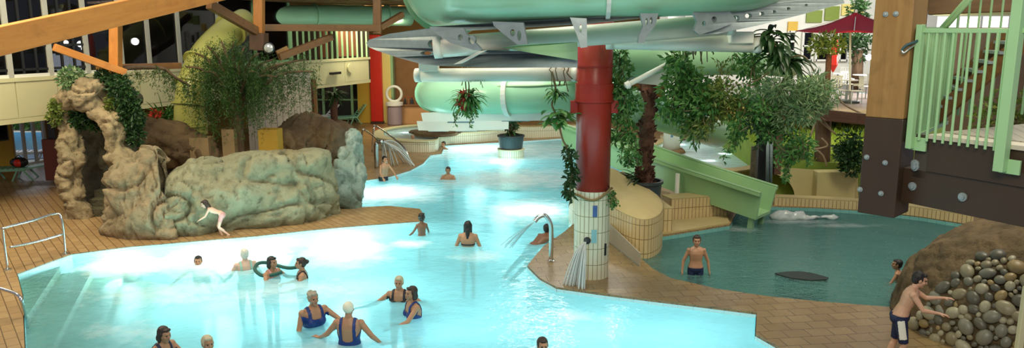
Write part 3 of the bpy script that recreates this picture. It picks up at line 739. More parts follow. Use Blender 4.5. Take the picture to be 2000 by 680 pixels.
o = MB().tube(rp, .022, 8, closed=True).build('rope', plain('hemp_rope', (.25, .17, .07), .9), None, (CX, CY, zb), smooth=True); tag(o, 'brown rope tied around the top of the column tiles', 'rope')
# fan of water from the spout
s0 = c + n * .09; t = thing('water_jet', 'fan of white water pouring from the spout on the tiled column', 'water jet', s0)
for k in range(30):
    a = (k / 29 - .82) * 1.15; v = V((n.x * math.cos(a) - n.y * math.sin(a), n.x * math.sin(a) + n.y * math.cos(a), 0)) * random.uniform(.75, 1.5)
    T = math.sqrt(2 * (s0.z - WZ) / 9.8) ; pts = [s0 + v * tt * .75 + V((0, 0, -4.9 * tt * tt + .0)) for tt in [T * q / 12 for q in range(13)]]
    MB().tube(pts, lambda s_: .007 + .009 * s_, 6).build('water_strand', M['spray'], t, smooth=True)
# helical big tube around the column head
def helix(a0, a1, rad, z0, z1, n=36, cx=CX, cy=CY):
    o = []
    for k in range(n + 1):
        s_ = k / n; a = R(a0 + (a1 - a0) * s_); o.append(V((cx + rad * math.cos(a), cy + rad * math.sin(a), z0 + (z1 - z0) * s_)))
    return o
pth = helix(172, 385, 2.55, 5.27, 5.66)
t = thing('slide_tube', 'big pale green slide tube curving round the column head at the top', 'slide', pth[18])
MB().tube(pth, .78, 32).build('tube', M['slide'], t, smooth=True)
m = MB(); flange(m, pth, 1, .77, .87, .05); m.build('end_flange', M['sliderim'], t)
for i in (16, 31): m = MB(); flange(m, pth, i, .77, .82, .03); m.build('joint_flange', M['white'], t)
# lower green trough behind the column (open half pipe with lips)
def trough_sec(r, th, h):
    o = [(r * math.cos(R(a)), r * math.sin(R(a))) for a in range(180, 361, 15)]
    o = [(-r - .09, h), (-r - .09, h + .04), (-r + th, h + .04)] + [((r - th) * math.cos(R(a)), (r - th) * math.sin(R(a))) for a in range(180, 361, 15)] + [(r - th, h + .04), (r + .09, h + .04), (r + .09, h), (r, h)] + o[::-1] + [(-r, h)]
    return o
pth = smoothpath([D(840, 180, 21.5), D(842, 182, 19.2), D(866, 187, 17.4), D(940, 188, 16.4), D(1030, 187, 16.0), D(1130, 186, 16.3), D(1240, 210, 17.6), D(1330, 238, 19.6), D(1400, 262, 22)], 8)
t = thing('slide_tube', 'pale green slide tube curving level behind the red column', 'slide', pth[16])
MB().tube(pth, .39, 28).build('tube', M['slide'], t, smooth=True)
for i in (10, 29, 44): m = MB(); flange(m, pth, i, .38, .44, .05); m.build('joint_flange', M['white'] if i == 29 else M['slide'], t)
m = MB(); m.tube([p + V((0, -.33, .22)) for p in pth[12:44]], .025, 6); m.build('seam_rail', M['sliderim'], t)
pth = smoothpath([D(1110, 118, 15.6), D(1200, 120, 15.9), D(1300, 118, 16.2), D(1400, 116, 16.8), D(1490, 118, 18), D(1540, 126, 20)], 8)
t = thing('slide_tube', 'darker green slide tube above the vines right of the column', 'slide', pth[16])
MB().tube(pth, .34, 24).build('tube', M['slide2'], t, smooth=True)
for i in (6, 30): m = MB(); flange(m, pth, i, .33, .40, .05); m.build('joint_flange', M['whitepipe'], t)
# white gutters under it
pth = smoothpath([D(850, 229, 18.6), D(900, 227, 17.2), D(980, 224, 16.4), D(1060, 223, 16.2), D(1130, 222, 16.4)], 6)
t = thing('white_gutter', 'upper white slide gutter below the green half pipe', 'gutter', pth[8])
MB().loft(sweep(pth, [(-.32, -.10), (.32, -.10), (.36, .12), (.31, .12), (.28, -.05), (-.28, -.05), (-.31, .12), (-.36, .12)])).build('channel', M['white'], t)
m = MB(); 
for i in (6, 14, 20): m.bar(pth[i] + V((-.3, 0, -.12)), pth[i] + V((.3, 0, -.12)), .05, .06)
m.build('brackets', M['steel'], t)
pth = smoothpath([D(834, 244, 23), D(870, 244.5, 22.3), D(910, 244, 21.8), D(950, 242, 21.6), D(988, 240, 21.7)], 6)
t = thing('white_gutter', 'lower white slide gutter above the river bank', 'gutter', pth[8])
MB().loft(sweep(pth, [(-.32, -.14), (.32, -.14), (.36, .14), (.31, .14), (.28, -.08), (-.28, -.08), (-.31, .14), (-.36, .14)])).build('channel', M['white'], t)
for i in (4, 12, 20): m = MB(); m.bar(pth[i] + V((-.3, 0, -.16)), pth[i] + V((.3, 0, -.16)), .05, .06); m.cyl(pth[i] + V((.0, .3, -.18)), pth[i] + V((0, .3, 1.2)), .025); m.build('hanger', M['white'], t)
# the long slide that ends in the paddling pool
pth = smoothpath([D(1120, 262, 22.4), D(1185, 287, 21.3), D(1260, 317, 20.2), D(1340, 347, 19.2), D(1420, 374, 18.4), D(1496, 399, 17.75)], 8)
t = thing('slide_chute', 'green open chute slide ending in the paddling pool', 'slide', P(1490, 425))
sec = [(-.48, .34), (-.42, .34), (-.36, -.24), (.36, -.24), (.42, .34), (.48, .34), (.55, .34), (.55, .28), (.47, .28), (.42, -.32), (-.42, -.32), (-.47, .28), (-.55, .28), (-.55, .34)]
MB().loft(sweep(pth, sec)).build('chute', plain('chute_green', (.30, .50, .24), .25, var=.08), t)
for s_ in (-1, 1):
    MB().tube([r[0] for r in sweep(pth, [(s_ * .5, .36)])], .035, 8).build('rim', M['sliderim'], t, smooth=True)
d = ring_at(pth, len(pth) - 1); e = pth[-1]
m = MB(); x = d.cross(V((0, 0, 1))).normalized()
for s_ in (-1, 1): m.bar(V((e.x, e.y, -.5)) - d * .25 + x * .3 * s_, e - d * .2 + x * .3 * s_ + V((0, 0, -.25)), .12, .12)
m.build('end_supports', M['sliderim'], t)
c = D(1318, 352, 19.0)
MB().cyl(V((c.x, c.y - .3, .02)), V((c.x, c.y - .3, D(1318, 335, 19).z)), .055).build('support_post', M['white'], t)
# water running out of the chute
e = P(1512, 424, -.05); o = rock('water_splash', M['spray'], (lambda m: [m.ell(e + V((.2 + .36 * k, .05 * math.sin(k * 2), .0)), (.36, .15 - .02 * k, .15 - .03 * k), None, 12, 8) for k in range(4)] and m)(MB()), .045, .06, 3, None, e)
tag(o, 'white rush of water leaving the green chute slide', 'splash', kind='stuff')
# pipes and steel of the slide tower
def dep(px): return 10.9 + 2.6 * ((px - 1160) / 460) ** 2
def pipe(label, a, b, r, cap_=True, mt='whitepipe', grp=None):
    t = thing('white_pipe', label, 'pipe', a)
    d = (b - a).normalized(); pp_ = MB().tube([a, b], r, 28).build('tube', M[mt], t, smooth=False)
    for e, s_ in ((a, -1), (b, 1)):
        x = d.orthogonal().normalized(); A = Matrix((x, d.cross(x), d)).transposed()
        MB().lathe(e, [(r * 1.01, -s_ * .1), (r * 1.05, -s_ * .1), (r * 1.05, s_ * .02), (r * .8, s_ * .03), (.01, s_ * .035)][::s_], 28, A).build('end_cap', M[mt], pp_)
    for p in [pp_] + list(pp_.children):
        for q in p.data.polygons: q.use_smooth = len(q.vertices) == 4
    return t
pipe('thick white pipe hung under the steel ring across the column top', D(850, 93, 12.2), D(1430, 47, 12.3), .165)
pipe('slimmer white pipe right of the column with a round open end', D(1187, 80, 12.9), D(1484, 87, 12.6), .135)
pipe('white pipe left of the column carrying the hanging basket', D(814, 147, 14.6), D(1128, 145, 13.9), .125)
for (lab, x0, y0, d0) in [('white box at the left end of the basket pipe', 838, 130, 14.4), ('white box on top of the right pipe end', 1446, 74, 12.5)]:
    c = D(x0, y0, d0); t = thing('junction_box', lab, 'box', c)
    MB().box(c, (.36, .26, .17)).build('body', M['whitepipe'], t, bevel=.015); MB().box(c + V((0, 0, .09)), (.38, .28, .02)).build('lid', M['whitepipe'], t)
t = thing('diagonal_strut', 'thin pale diagonal strut crossing the vines right of the column', 'strut', D(1230, 166, 13.4))
MB().cyl(D(1222, 168, 13.3), D(1356, 98, 14.0), .045).build('rod', M['whitepipe'], t, smooth=True)
m = MB(); m.cyl(D(1222, 168, 13.3), D(1230, 164, 13.3), .065); m.cyl(D(1349, 102, 14.0), D(1356, 98, 14.0), .065); m.build('end_fittings', M['whitepipe'], t)
# steel ring: plates traced as real curved steel with thickness
t = thing('steel_ring_girder', 'grey galvanised perforated steel girder carrying the slide round the column', 'girder', D(1160, 60, 11))
def curved(u, v, w, k=0.0): 
    p = D(u, v, dep(u) + k); r = V((p.x - CX, p.y - CY - 2.0, 0)).normalized(); return p - r * w
def circ(cx, cy, rx, ry=None, n=14): ry = ry or rx; return [(cx + rx * math.cos(2 * math.pi * i / n), cy + ry * math.sin(2 * math.pi * i / n)) for i in range(n)]
def dens(poly, step=18):
    o = []
    for i, p in enumerate(poly):
        q = poly[(i + 1) % len(poly)]; L = math.hypot(q[0] - p[0], q[1] - p[1]); k = max(1, int(L / step))
        o += [(p[0] + (q[0] - p[0]) * j / k, p[1] + (q[1] - p[1]) * j / k) for j in range(k)]
    return o
def plate(name, poly, holes, th=.05, k=0.0, mat='steel'):
    m = MB(); m.poly([dens(poly)] + holes, lambda u, v, w: curved(u, v, w, k), 0, th); return m.build(name, M[mat], t)
plate('leaf_plate', [(715, 84), (722, 77), (760, 66), (800, 60), (862, 52), (872, 70), (905, 96), (960, 98), (1030, 100), (1128, 103), (1128, 132), (960, 132), (860, 129), (822, 125), (775, 112), (736, 99), (720, 92)],
      [circ(847, 86, 12, 9), circ(832, 104, 11, 4)], .08, .5)
plate('top_flange', [(840, 52), (1000, 42), (1150, 34), (1250, 24), (1440, 7), (1640, -12), (1640, -4), (1440, 17), (1250, 36), (1150, 47), (1000, 55), (840, 64)], [], .10, .05)
plate('side_arm', [(1395, 22), (1500, 8), (1645, -6), (1650, 6), (1560, 30), (1480, 50), (1400, 66), (1366, 66)], [circ(1438, 36, 7, 6), circ(1462, 31, 7, 5), circ(1488, 27, 5, 4), circ(1512, 23, 4, 3), circ(1540, 17, 4, 3), circ(1575, 10, 3, 2.5)], .06, -.1)
plate('gusset', [(838, 52), (905, 55), (912, 68), (940, 96), (925, 98), (880, 84), (846, 62)], [circ(899, 73, 5, 6), circ(921, 78, 7, 9)], .06, -.25)
plate('gusset', [(962, 42), (1022, 44), (1030, 86), (1012, 88), (985, 68), (964, 50)], [circ(1001, 64, 5, 7), circ(1014, 70, 4, 10)], .06, -.25)
plate('gusset', [(1113, 34), (1146, 36), (1147, 92), (1134, 94), (1130, 78)], [circ(1134, 56, 2.5, 8)], .06, -.25)
plate('gusset', [(1250, 26), (1286, 26), (1280, 50), (1262, 72), (1258, 84), (1246, 84), (1248, 70), (1256, 52)], [circ(1263, 42, 2.5, 7), circ(1272, 40, 2.5, 7)], .06, -.25)
plate('gusset', [(1352, 20), (1420, 14), (1440, 42), (1400, 58), (1366, 68), (1356, 60), (1362, 42)], [circ(1375, 46, 4, 5), circ(1395, 38, 5, 6)], .06, -.2)
plate('teal_sheet', [(980, 93), (1010, 88), (1128, 82), (1128, 118), (1040, 104)], [], .03, .35, 'slide2')
plate('lower_chord', [(935, 100), (950, 98), (900, 124), (885, 126)], [], .05, .2, 'whitepipe')
for (x, y) in [(760, 80), (782, 92), (742, 84), (800, 84), (815, 108), (790, 100)]:
    c = curved(x, y, .09, .5); MB().ell(c, (.035, .03, .035), None, 8, 6).build('bolt', M['steel'], t)
# right of the column, grey soffit plates under the green trough
t = thing('soffit_plate', 'grey white soffit plates below the trough right of the column', 'plate', D(1300, 150, 16))
for poly in ([(1205, 138), (1300, 142), (1302, 168), (1212, 160)], [(1398, 168), (1500, 172), (1522, 196), (1400, 192)]):
    m = MB(); m.poly([poly], lambda u, v, w: D(u, v, 15.9 + w), 0, .08); m.build('plate', plain('grey_white', (.5, .52, .45), .5), t)
# ---------------------------------------------------------------- right: post, beam, platform, railing, stairs
t = thing('wooden_post', 'massive square wooden post, tan above and painted dark below', 'post', D(1720, 420, 9.6))
a, b = D(1675, 417, 9.55), D(1758, 417, 9.55); zbnd = D(1700, 229, 9.55).z; pw = .45; q_ = D(1690, 229, 9.6); pc = (q_.x + .336, q_.y + .018)
MB().box((pc[0], pc[1], (zbnd + 7.2) / 2), (pw, .50, 7.2 - zbnd), R(-45)).build('tan_upper_part', M['post_wood'], t, bevel=.015)
MB().box((pc[0], pc[1], (a.z + zbnd) / 2), (pw + .004, .504, zbnd - a.z), R(-45)).build('dark_lower_part', M['darkbrown'], t, bevel=.015)
def bolt(px, py, d, nrm, par, r=.03):
    c = D(px, py, d); x = nrm.orthogonal().normalized(); A = Matrix((x, nrm.cross(x), nrm)).transposed()
    m = MB(); m.lathe(c, [(r * 1.5, -.05), (r * 1.5, .01), (r * .9, .012), (r * .9, .03), (.004, .034)], 12, A); m.build('bolt', M['steel'], par)
for (x, y) in [(1693, 307), (1729, 318), (1680, 370), (1721, 378), (1730, 28), (1750, 27)]: pn_ = V((math.sin(R(-45)), -math.cos(R(-45)), 0)); bq = onplane(V((pc[0], pc[1], 0)) + pn_ * .255, pn_, x, y); bolt(x, y, bq.y, pn_, t, .022)
# second timber member beside the post
x1 = D(1832, 100, 10.3).x
timber('wooden_post', 'dark side post standing close behind the massive tan post', (x1 - .42, 10.5, 2.2), (x1 - .42, 10.5, 7.2), .5, .36, 'darkwood', up=(0, 1, 0))
timber('timber_beam', 'brown roof beam at the upper right behind the green railing', D(1815, 6, 11.4), D(2060, -6, 10.6), .3, .34, 'glulam_dark')
A0, B0 = D(1752, 320, 9.5), D(2040, 345, 8.0); A0.z = B0.z = 0
dk = (B0 - A0).normalized(); dn = V((-dk.y, dk.x, 0));
if dn.y < 0: dn = -dn
def onfront(px, py, off=0): 
    n = dn; return onplane(A0 + dn * off, n, px, py)
zt, zl = onfront(1900, 272).z, onfront(1880, 419).z
DZ = zt
t = thing('platform', 'dark brown timber platform edge jutting in at the right', 'platform', onfront(1880, 400))
zm = onfront(1900, 349).z
def fbox(name, p, q, z0, z1, w0, w1, mat, bev=.012):
    m = MB(); p = at_z(p, 0); q = at_z(q, 0)
    m.prism([xy(p + dn * w0), xy(q + dn * w0), xy(q + dn * w1), xy(p + dn * w1)], z0, z1); return m.build(name, mat, t, bevel=bev)
pL, pU, pE = onfront(1752, 380), onfront(1815, 300), onfront(2060, 330)
fbox('lower_beam', pL, pE, zl, zm - .008, 0, .26, M['darkbrown'])
fbox('upper_fascia', pU, pE, zm, zt - .05, -.03, .22, M['darkbrown'])
fbox('side_board', onfront(1786, 300), onfront(1814, 300), zm - .1, zt - .02, .0, .2, plain('side_board_dark', (.06, .05, .035), .5, var=.2))
fbox('deck_edge', pU, pE, zt - .05, zt, -.06, .3, plain('deck_edge_strip', (.55, .50, .40), .5))
fbox('deck_floor', pU, pE + dk * 1.5, zt - .22, zt + .012, .23, 3.6, brick('deck_boards', (.42, .38, .30), (.36, .33, .26), (.15, .13, .1), 2.4, .14, .006, rot=R(-70), rough=.4, coord='UV'))
fbox('joist', pL + dk * .1, pL + dk * .4, zl - .12, zl + .1, .5, .9, M['darkwood'])
for (x, y) in [(1787, 320), (1787, 326), (1782, 364), (1880, 385)]:
    c = onfront(x, y); bolt(x, y, c.y - .01, -dn, t, .035)
# railings (posts bolted to the beam face)
t = thing('green_railing', 'pale green metal railing along the front of the timber platform', 'railing', at_z(pU, DZ))
def gpost(px_top, y_top, px_bot, y_bot, off=-.1, w=.075):
    a, b = onfront(px_bot, y_bot, off), onfront(px_top, y_top, off); m = MB()
    m.box((a.x, a.y, (a.z + b.z) / 2), (w, w, b.z - a.z), math.atan2(dk.y, dk.x)); po = m.build('post', M['green'], t, bevel=.006)
    m = MB(); q = V((a.x, a.y, a.z + .06)) + dn * .05; m.box(q + dk * .07, (.22, .03, .16), math.atan2(dk.y, dk.x)); m.build('foot_plate', M['green'], po, bevel=.004)
    return a, b
L0, L1 = gpost(1790, 48, 1776, 290); R0, R1 = gpost(1972, -60, 1953, 335, -.14, .11)
rt = 4.5
m = MB(); n_b = 11
for k in range(1, n_b):
    c = L0.lerp(R0, k / n_b); c = at_z(c, 0); m.cyl(V((c.x, c.y, zt - .08)) + dn * .02, V((c.x, c.y, rt)) + dn * .02, .016, n=8)
m.build('bars', M['green'], t)
MB().bar(at_z(L0, rt) + dn * .02, at_z(R0 + dk * .8, rt) + dn * .02, .05, .05).build('top_rail', M['green'], t, bevel=.006)
# side railing with close bars receding behind the left post
t = thing('green_railing', 'pale green railing of close bars receding at the platform left side', 'railing', at_z(L0, DZ))
S0 = at_z(L0, 0) + V((.03, .12, 0)); S1 = V((6.36, 11.2, 0)); m = MB()
for k in range(17):
    c = S0.lerp(S1, k / 16); m.box((c.x, c.y, (zt + rt) / 2 - .05), (.075, .03, rt - zt + .16), R(58))
m.build('bars', M['green'], t)
MB().bar(at_z(S0, rt + .02), at_z(S1, rt + .02), .06, .05).build('top_rail', M['green'], t)
MB().bar(at_z(S0, zt - .1), at_z(S1, zt - .1), .06, .05).build('bottom_rail', M['green'], t)
t = thing('green_railing', 'pale green railing across the far side of the platform', 'railing', at_z(S1, DZ))
E1 = V((9.6, 11.6, 0)); m = MB()
for k in range(20):
    c = S1.lerp(E1, k / 19); m.cyl((c.x, c.y, zt), (c.x, c.y, rt), .018, n=8)
m.build('bars', M['green'], t); MB().bar(at_z(S1, rt), at_z(E1, rt), .05, .06).build('top_rail', M['green'], t)
# stair up from the platform
t = thing('staircase', 'narrow stair with green handrail climbing to the upper right', 'stairs', D(1850, 235, 11))
a, b = D(1822, 232, 10.9), D(2010, 74, 9.7)
for off in (0, .85):
    m = MB(); w = V((.25, .75, 0)).normalized() * off; m.bar(a + w, b + w, .06, .22); m.build('stringer', M['glulam_dark'], t)
for k in range(9):
    c = a.lerp(b, (k + .5) / 9) + V((.25, .75, 0)).normalized() * .42; m = MB(); m.box(c, (.26, .8, .04), R(-18)); m.build('tread', M['steel'], t)
h0, h1 = D(1828, 74, 10.6), D(1925, -36, 10.0)
MB().tube([h0, h1], .035, 10).build('handrail', M['green'], t, smooth=True)
MB().tube([h0 + V((.12, .3, 0)), h1 + V((.12, .3, 0))], .03, 10).build('handrail', M['green'], t, smooth=True)
m = MB()
for k in range(8):
    s_ = (k + .5) / 8; p = a.lerp(b, s_); q = h0.lerp(h1 + (h1 - h0) * .9, s_); m.cyl(p, V((p.x, p.y, p.z + 1.25)), .014, n=6)
m.build('balusters', M['green'], t)
# blue clip on the left post
c = onfront(1782, 88, -.16); t = thing('cloth_strap', 'dark blue strap hanging on the left post of the green railing', 'strap', c)
MB().tube(smoothpath([c + V((-.12, 0, -.06)), c + V((-.08, -.02, .0)), c + V((.02, -.03, .04)), c + V((.1, .0, .07))], 5), .016, 8).build('strap', plain('teal_strap', (.03, .09, .10), .5), t, smooth=True)
MB().tube(smoothpath([c + V((-.12, 0, -.06)), c + V((-.1, -.02, -.09)), c + V((-.03, -.02, -.03)), c + V((.06, .0, .02))], 5), .012, 8).build('loop', M['chrome'], t, smooth=True)
# ---------------------------------------------------------------- grotto rocks on the left bank
def hull(px, py, d): return D(px, py, d)
def capchain(mb, pts):
    for (p, r0), (q, r1) in zip(pts, pts[1:]): mb.cap(p, q, r0, r1, 12)
t = thing('rock_grotto', 'tall beige rock arch with a dark stair opening at the left', 'rock', P(185, 430))
m = MB(); d0 = 18.3
capchain(m, [(P(146, 428) + V((0, .2, -.1)), .30), (D(143, 380, 18.4), .30), (D(136, 300, 18.6), .30), (D(128, 235, 18.8), .32), (D(136, 205, 18.8), .26)])
capchain(m, [(D(138, 196, 18.7), .22), (D(158, 184, 18.3), .36), (D(182, 177, 18.4), .34)])
capchain(m, [(D(206, 184, 18.6), .22), (D(205, 215, 18.5), .26), (D(222, 240, 18.4), .34), (D(226, 290, 18.3), .26), (D(238, 330, 18.1), .34), (P(240, 432) + V((0, .1, 0)), .42)])
rock('arch', M['rock'], m, .05, .17, 1.7, t, P(185, 430), .35)
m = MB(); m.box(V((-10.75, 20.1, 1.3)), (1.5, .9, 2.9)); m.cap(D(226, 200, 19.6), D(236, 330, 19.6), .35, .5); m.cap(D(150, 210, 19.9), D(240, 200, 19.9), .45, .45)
rock('cave_back', M['shadedrock'], m, .09, .14, 1.2, t, P(185, 430))
for k in range(4):
    m = MB(); m.box(V((-9.95, 18.55 + .32 * k, .09 + .17 * k)), (1.25, .34, .18 + .34 * k * 0 + .0)); m.box(V((-9.95, 18.6 + .32 * k, .045 + .085 * k)), (1.22, .3, .09 + .17 * k)); m.build('step', M['shadedrock'], t)
# long low rock wall
def rockwall(name, label, base_px, heights, thick, mat, amp=.16, fs=.9, nv=60, lean=.35, sub=24):
    base = smoothpath([P(*p) for p in base_px], sub); hs = smoothpath([V((h, 0, 0)) for h in heights], sub); k = len(base)
    rings = []
    for i in range(k):
        tdir = ring_at(base, i); n = V((-tdir.y, tdir.x, 0)); n = n if n.y > 0 else -n; h = hs[i].x
        prof = []
        for j in range(nv):
            s_ = j / (nv - 1)
            if s_ < .5: a = s_ / .5; z = h * a; w = lean * (a ** 1.5) - .18 * math.sin(a * math.pi) + (.25 if a > .9 else 0) * (a - .9) * 10 * .6
            elif s_ < .7: a = (s_ - .5) / .2; z = h * (1 + .06 * math.sin(a * math.pi)); w = lean + .15 + (thick - lean - .15) * a
            else: a = (s_ - .7) / .3; z = h * (1 - a); w = thick
            p = base[i] + n * w + V((0, 0, z - .1))
            dd = noise.voronoi(p * fs * 1.1)[0]
            kk = fbm(p, fs, 5) * amp - .8 * amp * crackk(p, fs * 1.2) - .4 * amp * crackk(p, fs * 3.1) + (min(.45, dd[1] - dd[0]) - .2) * amp * 1.3
            prof.append(p - n * kk + V((0, 0, kk * .5 * (1 if z > .15 else 0))))
        rings.append(prof)
    m = MB(); m.loft(rings); o = m.build(name, mat, loc=base[k // 2], smooth=True); return tag(o, label, 'rock')
rockwall('rock_wall', 'long low grey green rock wall on the left bank of the pool',
         [(326, 464), (350, 462), (385, 459), (450, 452), (560, 440), (630, 428), (664, 415)],
         [1.15, 1.42, 1.6, 1.62, 1.64, 1.66, 1.6], 1.5, M['rockgrey'], .20)
rockwall('rock_lump', 'tall beige rock lump between the arch and the long rock wall',
         [(206, 452), (218, 462), (250, 466), (290, 467), (322, 465), (338, 462)], [1.4, 1.78, 1.88, 1.82, 1.72, 1.2], 1.3, M['rock'], .20, 1.0)
rockwall('rock_ledge', 'low bulging rock foot at the left end of the rock wall', [(203, 458), (235, 466), (290, 468), (345, 466)], [.5, .82, .78, .35], .7, M['rock'], .1, 1.3, 24, .3)
m = MB(); q = lambda x, y, d: D(x, y, d)
capchain(m, [(q(684, 392, 19.6), .42), (q(686, 350, 19.7), .38), (q(694, 295, 19.8), .26), (q(692, 262, 19.9), .22)])
capchain(m, [(q(666, 385, 19.4), .34), (q(664, 335, 19.6), .28), (q(676, 300, 19.8), .2)])
o = rock('rock_pillar', M['rockteal'], m, .06, .15, 1.4, None, P(680, 400), .35); tag(o, 'teal grey rock pillar at the right end of the rock wall', 'rock')
m = MB(); m.ell(q(596, 268, 23.0), (.95, .8, .78)); m.ell(q(640, 270, 22.8), (.6, .6, .72)); m.ell(q(575, 290, 22.4), (.6, .6, .6)); m.cap(P(600, 330, 0), q(600, 270, 23), .8, .8)
o = rock('boulder', M['rockbrown'], m, .07, .15, 1.3, None, P(600, 330), .4); tag(o, 'big rounded brown boulder behind the rock wall', 'rock')
m = MB(); m.ell(q(662, 262, 25.5), (.50, .5, .42)); m.cap(q(662, 262, 25.5), P(662, 300, 0), .45, .5)
o = rock('boulder', M['rockbrown'], m, .07, .12, 1.5, None, P(662, 300), .3); tag(o, 'smaller olive brown boulder under the potted palm by the teal pillar', 'rock')
m = MB(); capchain(m, [(q(250, 275, 20.6), .7), (q(300, 272, 20.8), .62), (q(360, 285, 21), .62), (q(400, 300, 21), .5)]); m.cap(P(300, 360, 0), P(380, 355, 0), .9, .9)
o = rock('boulder', M['rockbrown'], m, .08, .16, 1.2, None, P(310, 355), .4); tag(o, 'dark brown rock bank between the arch and the willow', 'rock')
m = MB(); ring = [D(302 + 22 * math.cos(a) + (6 * math.sin(2 * a)), 306 + 17 * math.sin(a), 17.9 + .2 * math.sin(a)) for a in [2 * math.pi * k / 18 for k in range(18)]]
m.tube(ring, .055, 8, closed=True); m.cap(D(312, 322, 17.9), D(316, 345, 17.8), .07, .1); m.cap(D(318, 318, 17.9), D(330, 312, 17.9), .05, .05)
o = rock('rock_loop', M['rock'], m, .03, .04, 3, None, D(316, 345, 17.8)); tag(o, 'small rock loop with a hole in the notch of the rock wall', 'rock')
# planters behind the wall
def planter(label, x0, x1, ytop, ybot, d, mt, depth=.5, plant=False):
    a, b = D(x0, ybot, d), D(x1, ytop, d); t = thing('planter_box', label, 'planter', (((a.x + b.x) / 2), d, a.z))
    c = ((a.x + b.x) / 2, d + depth / 2, (a.z + b.z) / 2); w = b.x - a.x; h = b.z - a.z; m = MB(); th = .04
    for sx in (-1, 1): m.box((c[0] + sx * (w / 2 - th / 2), c[1], c[2]), (th, depth, h))
    for sy in (-1, 1): m.box((c[0], c[1] + sy * (depth / 2 - th / 2), c[2]), (w - 2 * th, th, h))
    bx = m.build('box', M[mt], t); MB().box((c[0], c[1], c[2] + h / 2 - .08), (w - .08, depth - .08, .04)).build('soil', M['dirt'], bx)
planter('yellow wooden planter board between the willow trunk and the boulder', 506, 541, 254, 300, 21.2, 'shadedyellow')
planter('pale tan planter box left of the willow trunk behind the wall', 372, 406, 270, 312, 20.6, 'shadedtan')
planter('narrow upright tan board box beside the willow trunk', 436, 456, 253, 312, 20.9, 'shadedtan')
# wall of pale planks
t = thing('plank_screen', 'pale weathered plank screen behind the willow branches', 'fence', D(545, 262, 26.5))
a, b = D(486, 262, 26.5), D(606, 142, 26.5); n_ = 11; w = (b.x - a.x) / n_
for k in range(n_):
    MB().box((a.x + w * (k + .5), 26.5 + .01 * (k % 2), (0 + b.z) / 2), (w - .02, .05, b.z - .0 + .04 * math.sin(k * 3))).build('plank', M['plank'] if 'plank' in M else M.setdefault('plank', woodmat('weathered_plank', (.38, .33, .27), (.52, .47, .40), 1, axis=(9, 9, .7))), t)
MB().box(((a.x + b.x) / 2, 26.56, 1.2), (b.x - a.x, .05, .12)).build('batten', M['plank'], t)
t = thing('dark_panel', 'narrow dark red panel at the right edge of the plank screen', 'panel', D(612, 250, 27.5))
MB().box((D(612, 250, 27.5).x, 27.5, 1.4), (.28, .1, 2.8)).build('board', plain('maroon', (.12, .02, .015), .6), t, bevel=.01); MB().box((D(619, 250, 27.5).x, 27.48, 1.4), (.1, .12, 2.8)).build('edge_strip', M['brownwall'], t)
# ---------------------------------------------------------------- foliage helpers
def rnd(s_=1.0): return V((random.gauss(0, s_), random.gauss(0, s_), random.gauss(0, s_)))
def cloud(m, c, rad, n, L, W, down=0.0):
    for _ in range(n):
        d = rnd().normalized() * (random.random() ** .4); p = c + V((d.x * rad[0], d.y * rad[1], d.z * rad[2]))
        m.leaf(p, (rnd() + d * 1.2 + V((0, 0, -down))), L * random.uniform(.7, 1.3), W * random.uniform(.7, 1.3))
def strand(m, st, p, L, n, lf, lw, sway=.12, r=.006):
    pts = [V(p)]; d = V((random.gauss(0, .25), random.gauss(0, .25), -1))
    k = max(3, int(L / .12))
    for i in range(k):
        d = (d + V((random.gauss(0, sway), random.gauss(0, sway), -.12))).normalized(); pts.append(pts[-1] + d * L / k)
    if st is not None: st.tube(pts, r, 5)
    for i in range(n):
        s_ = random.random() * (len(pts) - 1.01); j = int(s_); q = pts[j].lerp(pts[j + 1], s_ - j)
        m.leaf(q + rnd(.02), rnd(.8) + V((0, 0, -.7)), lf * random.uniform(.7, 1.3), lw * random.uniform(.7, 1.3))
def plant(name, label, cat, loc, leaf, stem=None, group=None):
    t = thing(name, label, cat, loc, group); return t, MB(), MB()
def fin(t, lm, sm, leaf, stem='stem'):
    if lm.f: lm.build('foliage', M[leaf], t)
    if sm and sm.f: sm.build('stems', M[stem], t, smooth=True)
# willow-like tree
wb = P(466, 352, 0); wb.y = 21.3; wb.x = D(466, 300, 21.3).x
t = thing('willow_tree', 'weeping willow tree with a dark trunk behind the rock wall', 'tree', wb)
tr = MB(); top = D(462, 205, 21.3); tr.tube(smoothpath([wb, D(465, 270, 21.3), D(464, 230, 21.3), top], 5), lambda s_: .17 - .03 * s_, 12)
tr.build('trunk', M['bark'], t, smooth=True); br = MB(); lm = MB(); ends = []
for (x, y, dd) in [(362, 130, 20.8), (382, 104, 21.6), (405, 90, 21), (432, 80, 22), (455, 84, 20.7), (478, 90, 21.5), (505, 104, 21), (535, 116, 21.6), (565, 124, 21.2), (598, 116, 21.6), (612, 140, 21.2), (395, 140, 20.6), (540, 150, 20.8), (500, 140, 20.6), (440, 125, 20.5), (468, 130, 22)]:
    e = D(x, y, dd); mid = top.lerp(e, .55) + V((0, 0, .3)); pts = smoothpath([top + V((0, 0, -.15)), mid, e], 6)
    br.tube(pts, lambda s_: .055 * (1 - .75 * s_) + .007, 7)
    for k in range(36):
        q = pts[random.randrange(5, len(pts))] + rnd(.10) + V((0, 0, random.uniform(0, .15)))
        strand(lm, None, q, random.uniform(.5, 1.4) if x > 520 else random.uniform(.7, 2.1), 46 if x < 520 else 30, .10, .017, .03)
br.build('branches', M['bark'], t, smooth=True); lm.build('foliage', M['willow'], t)
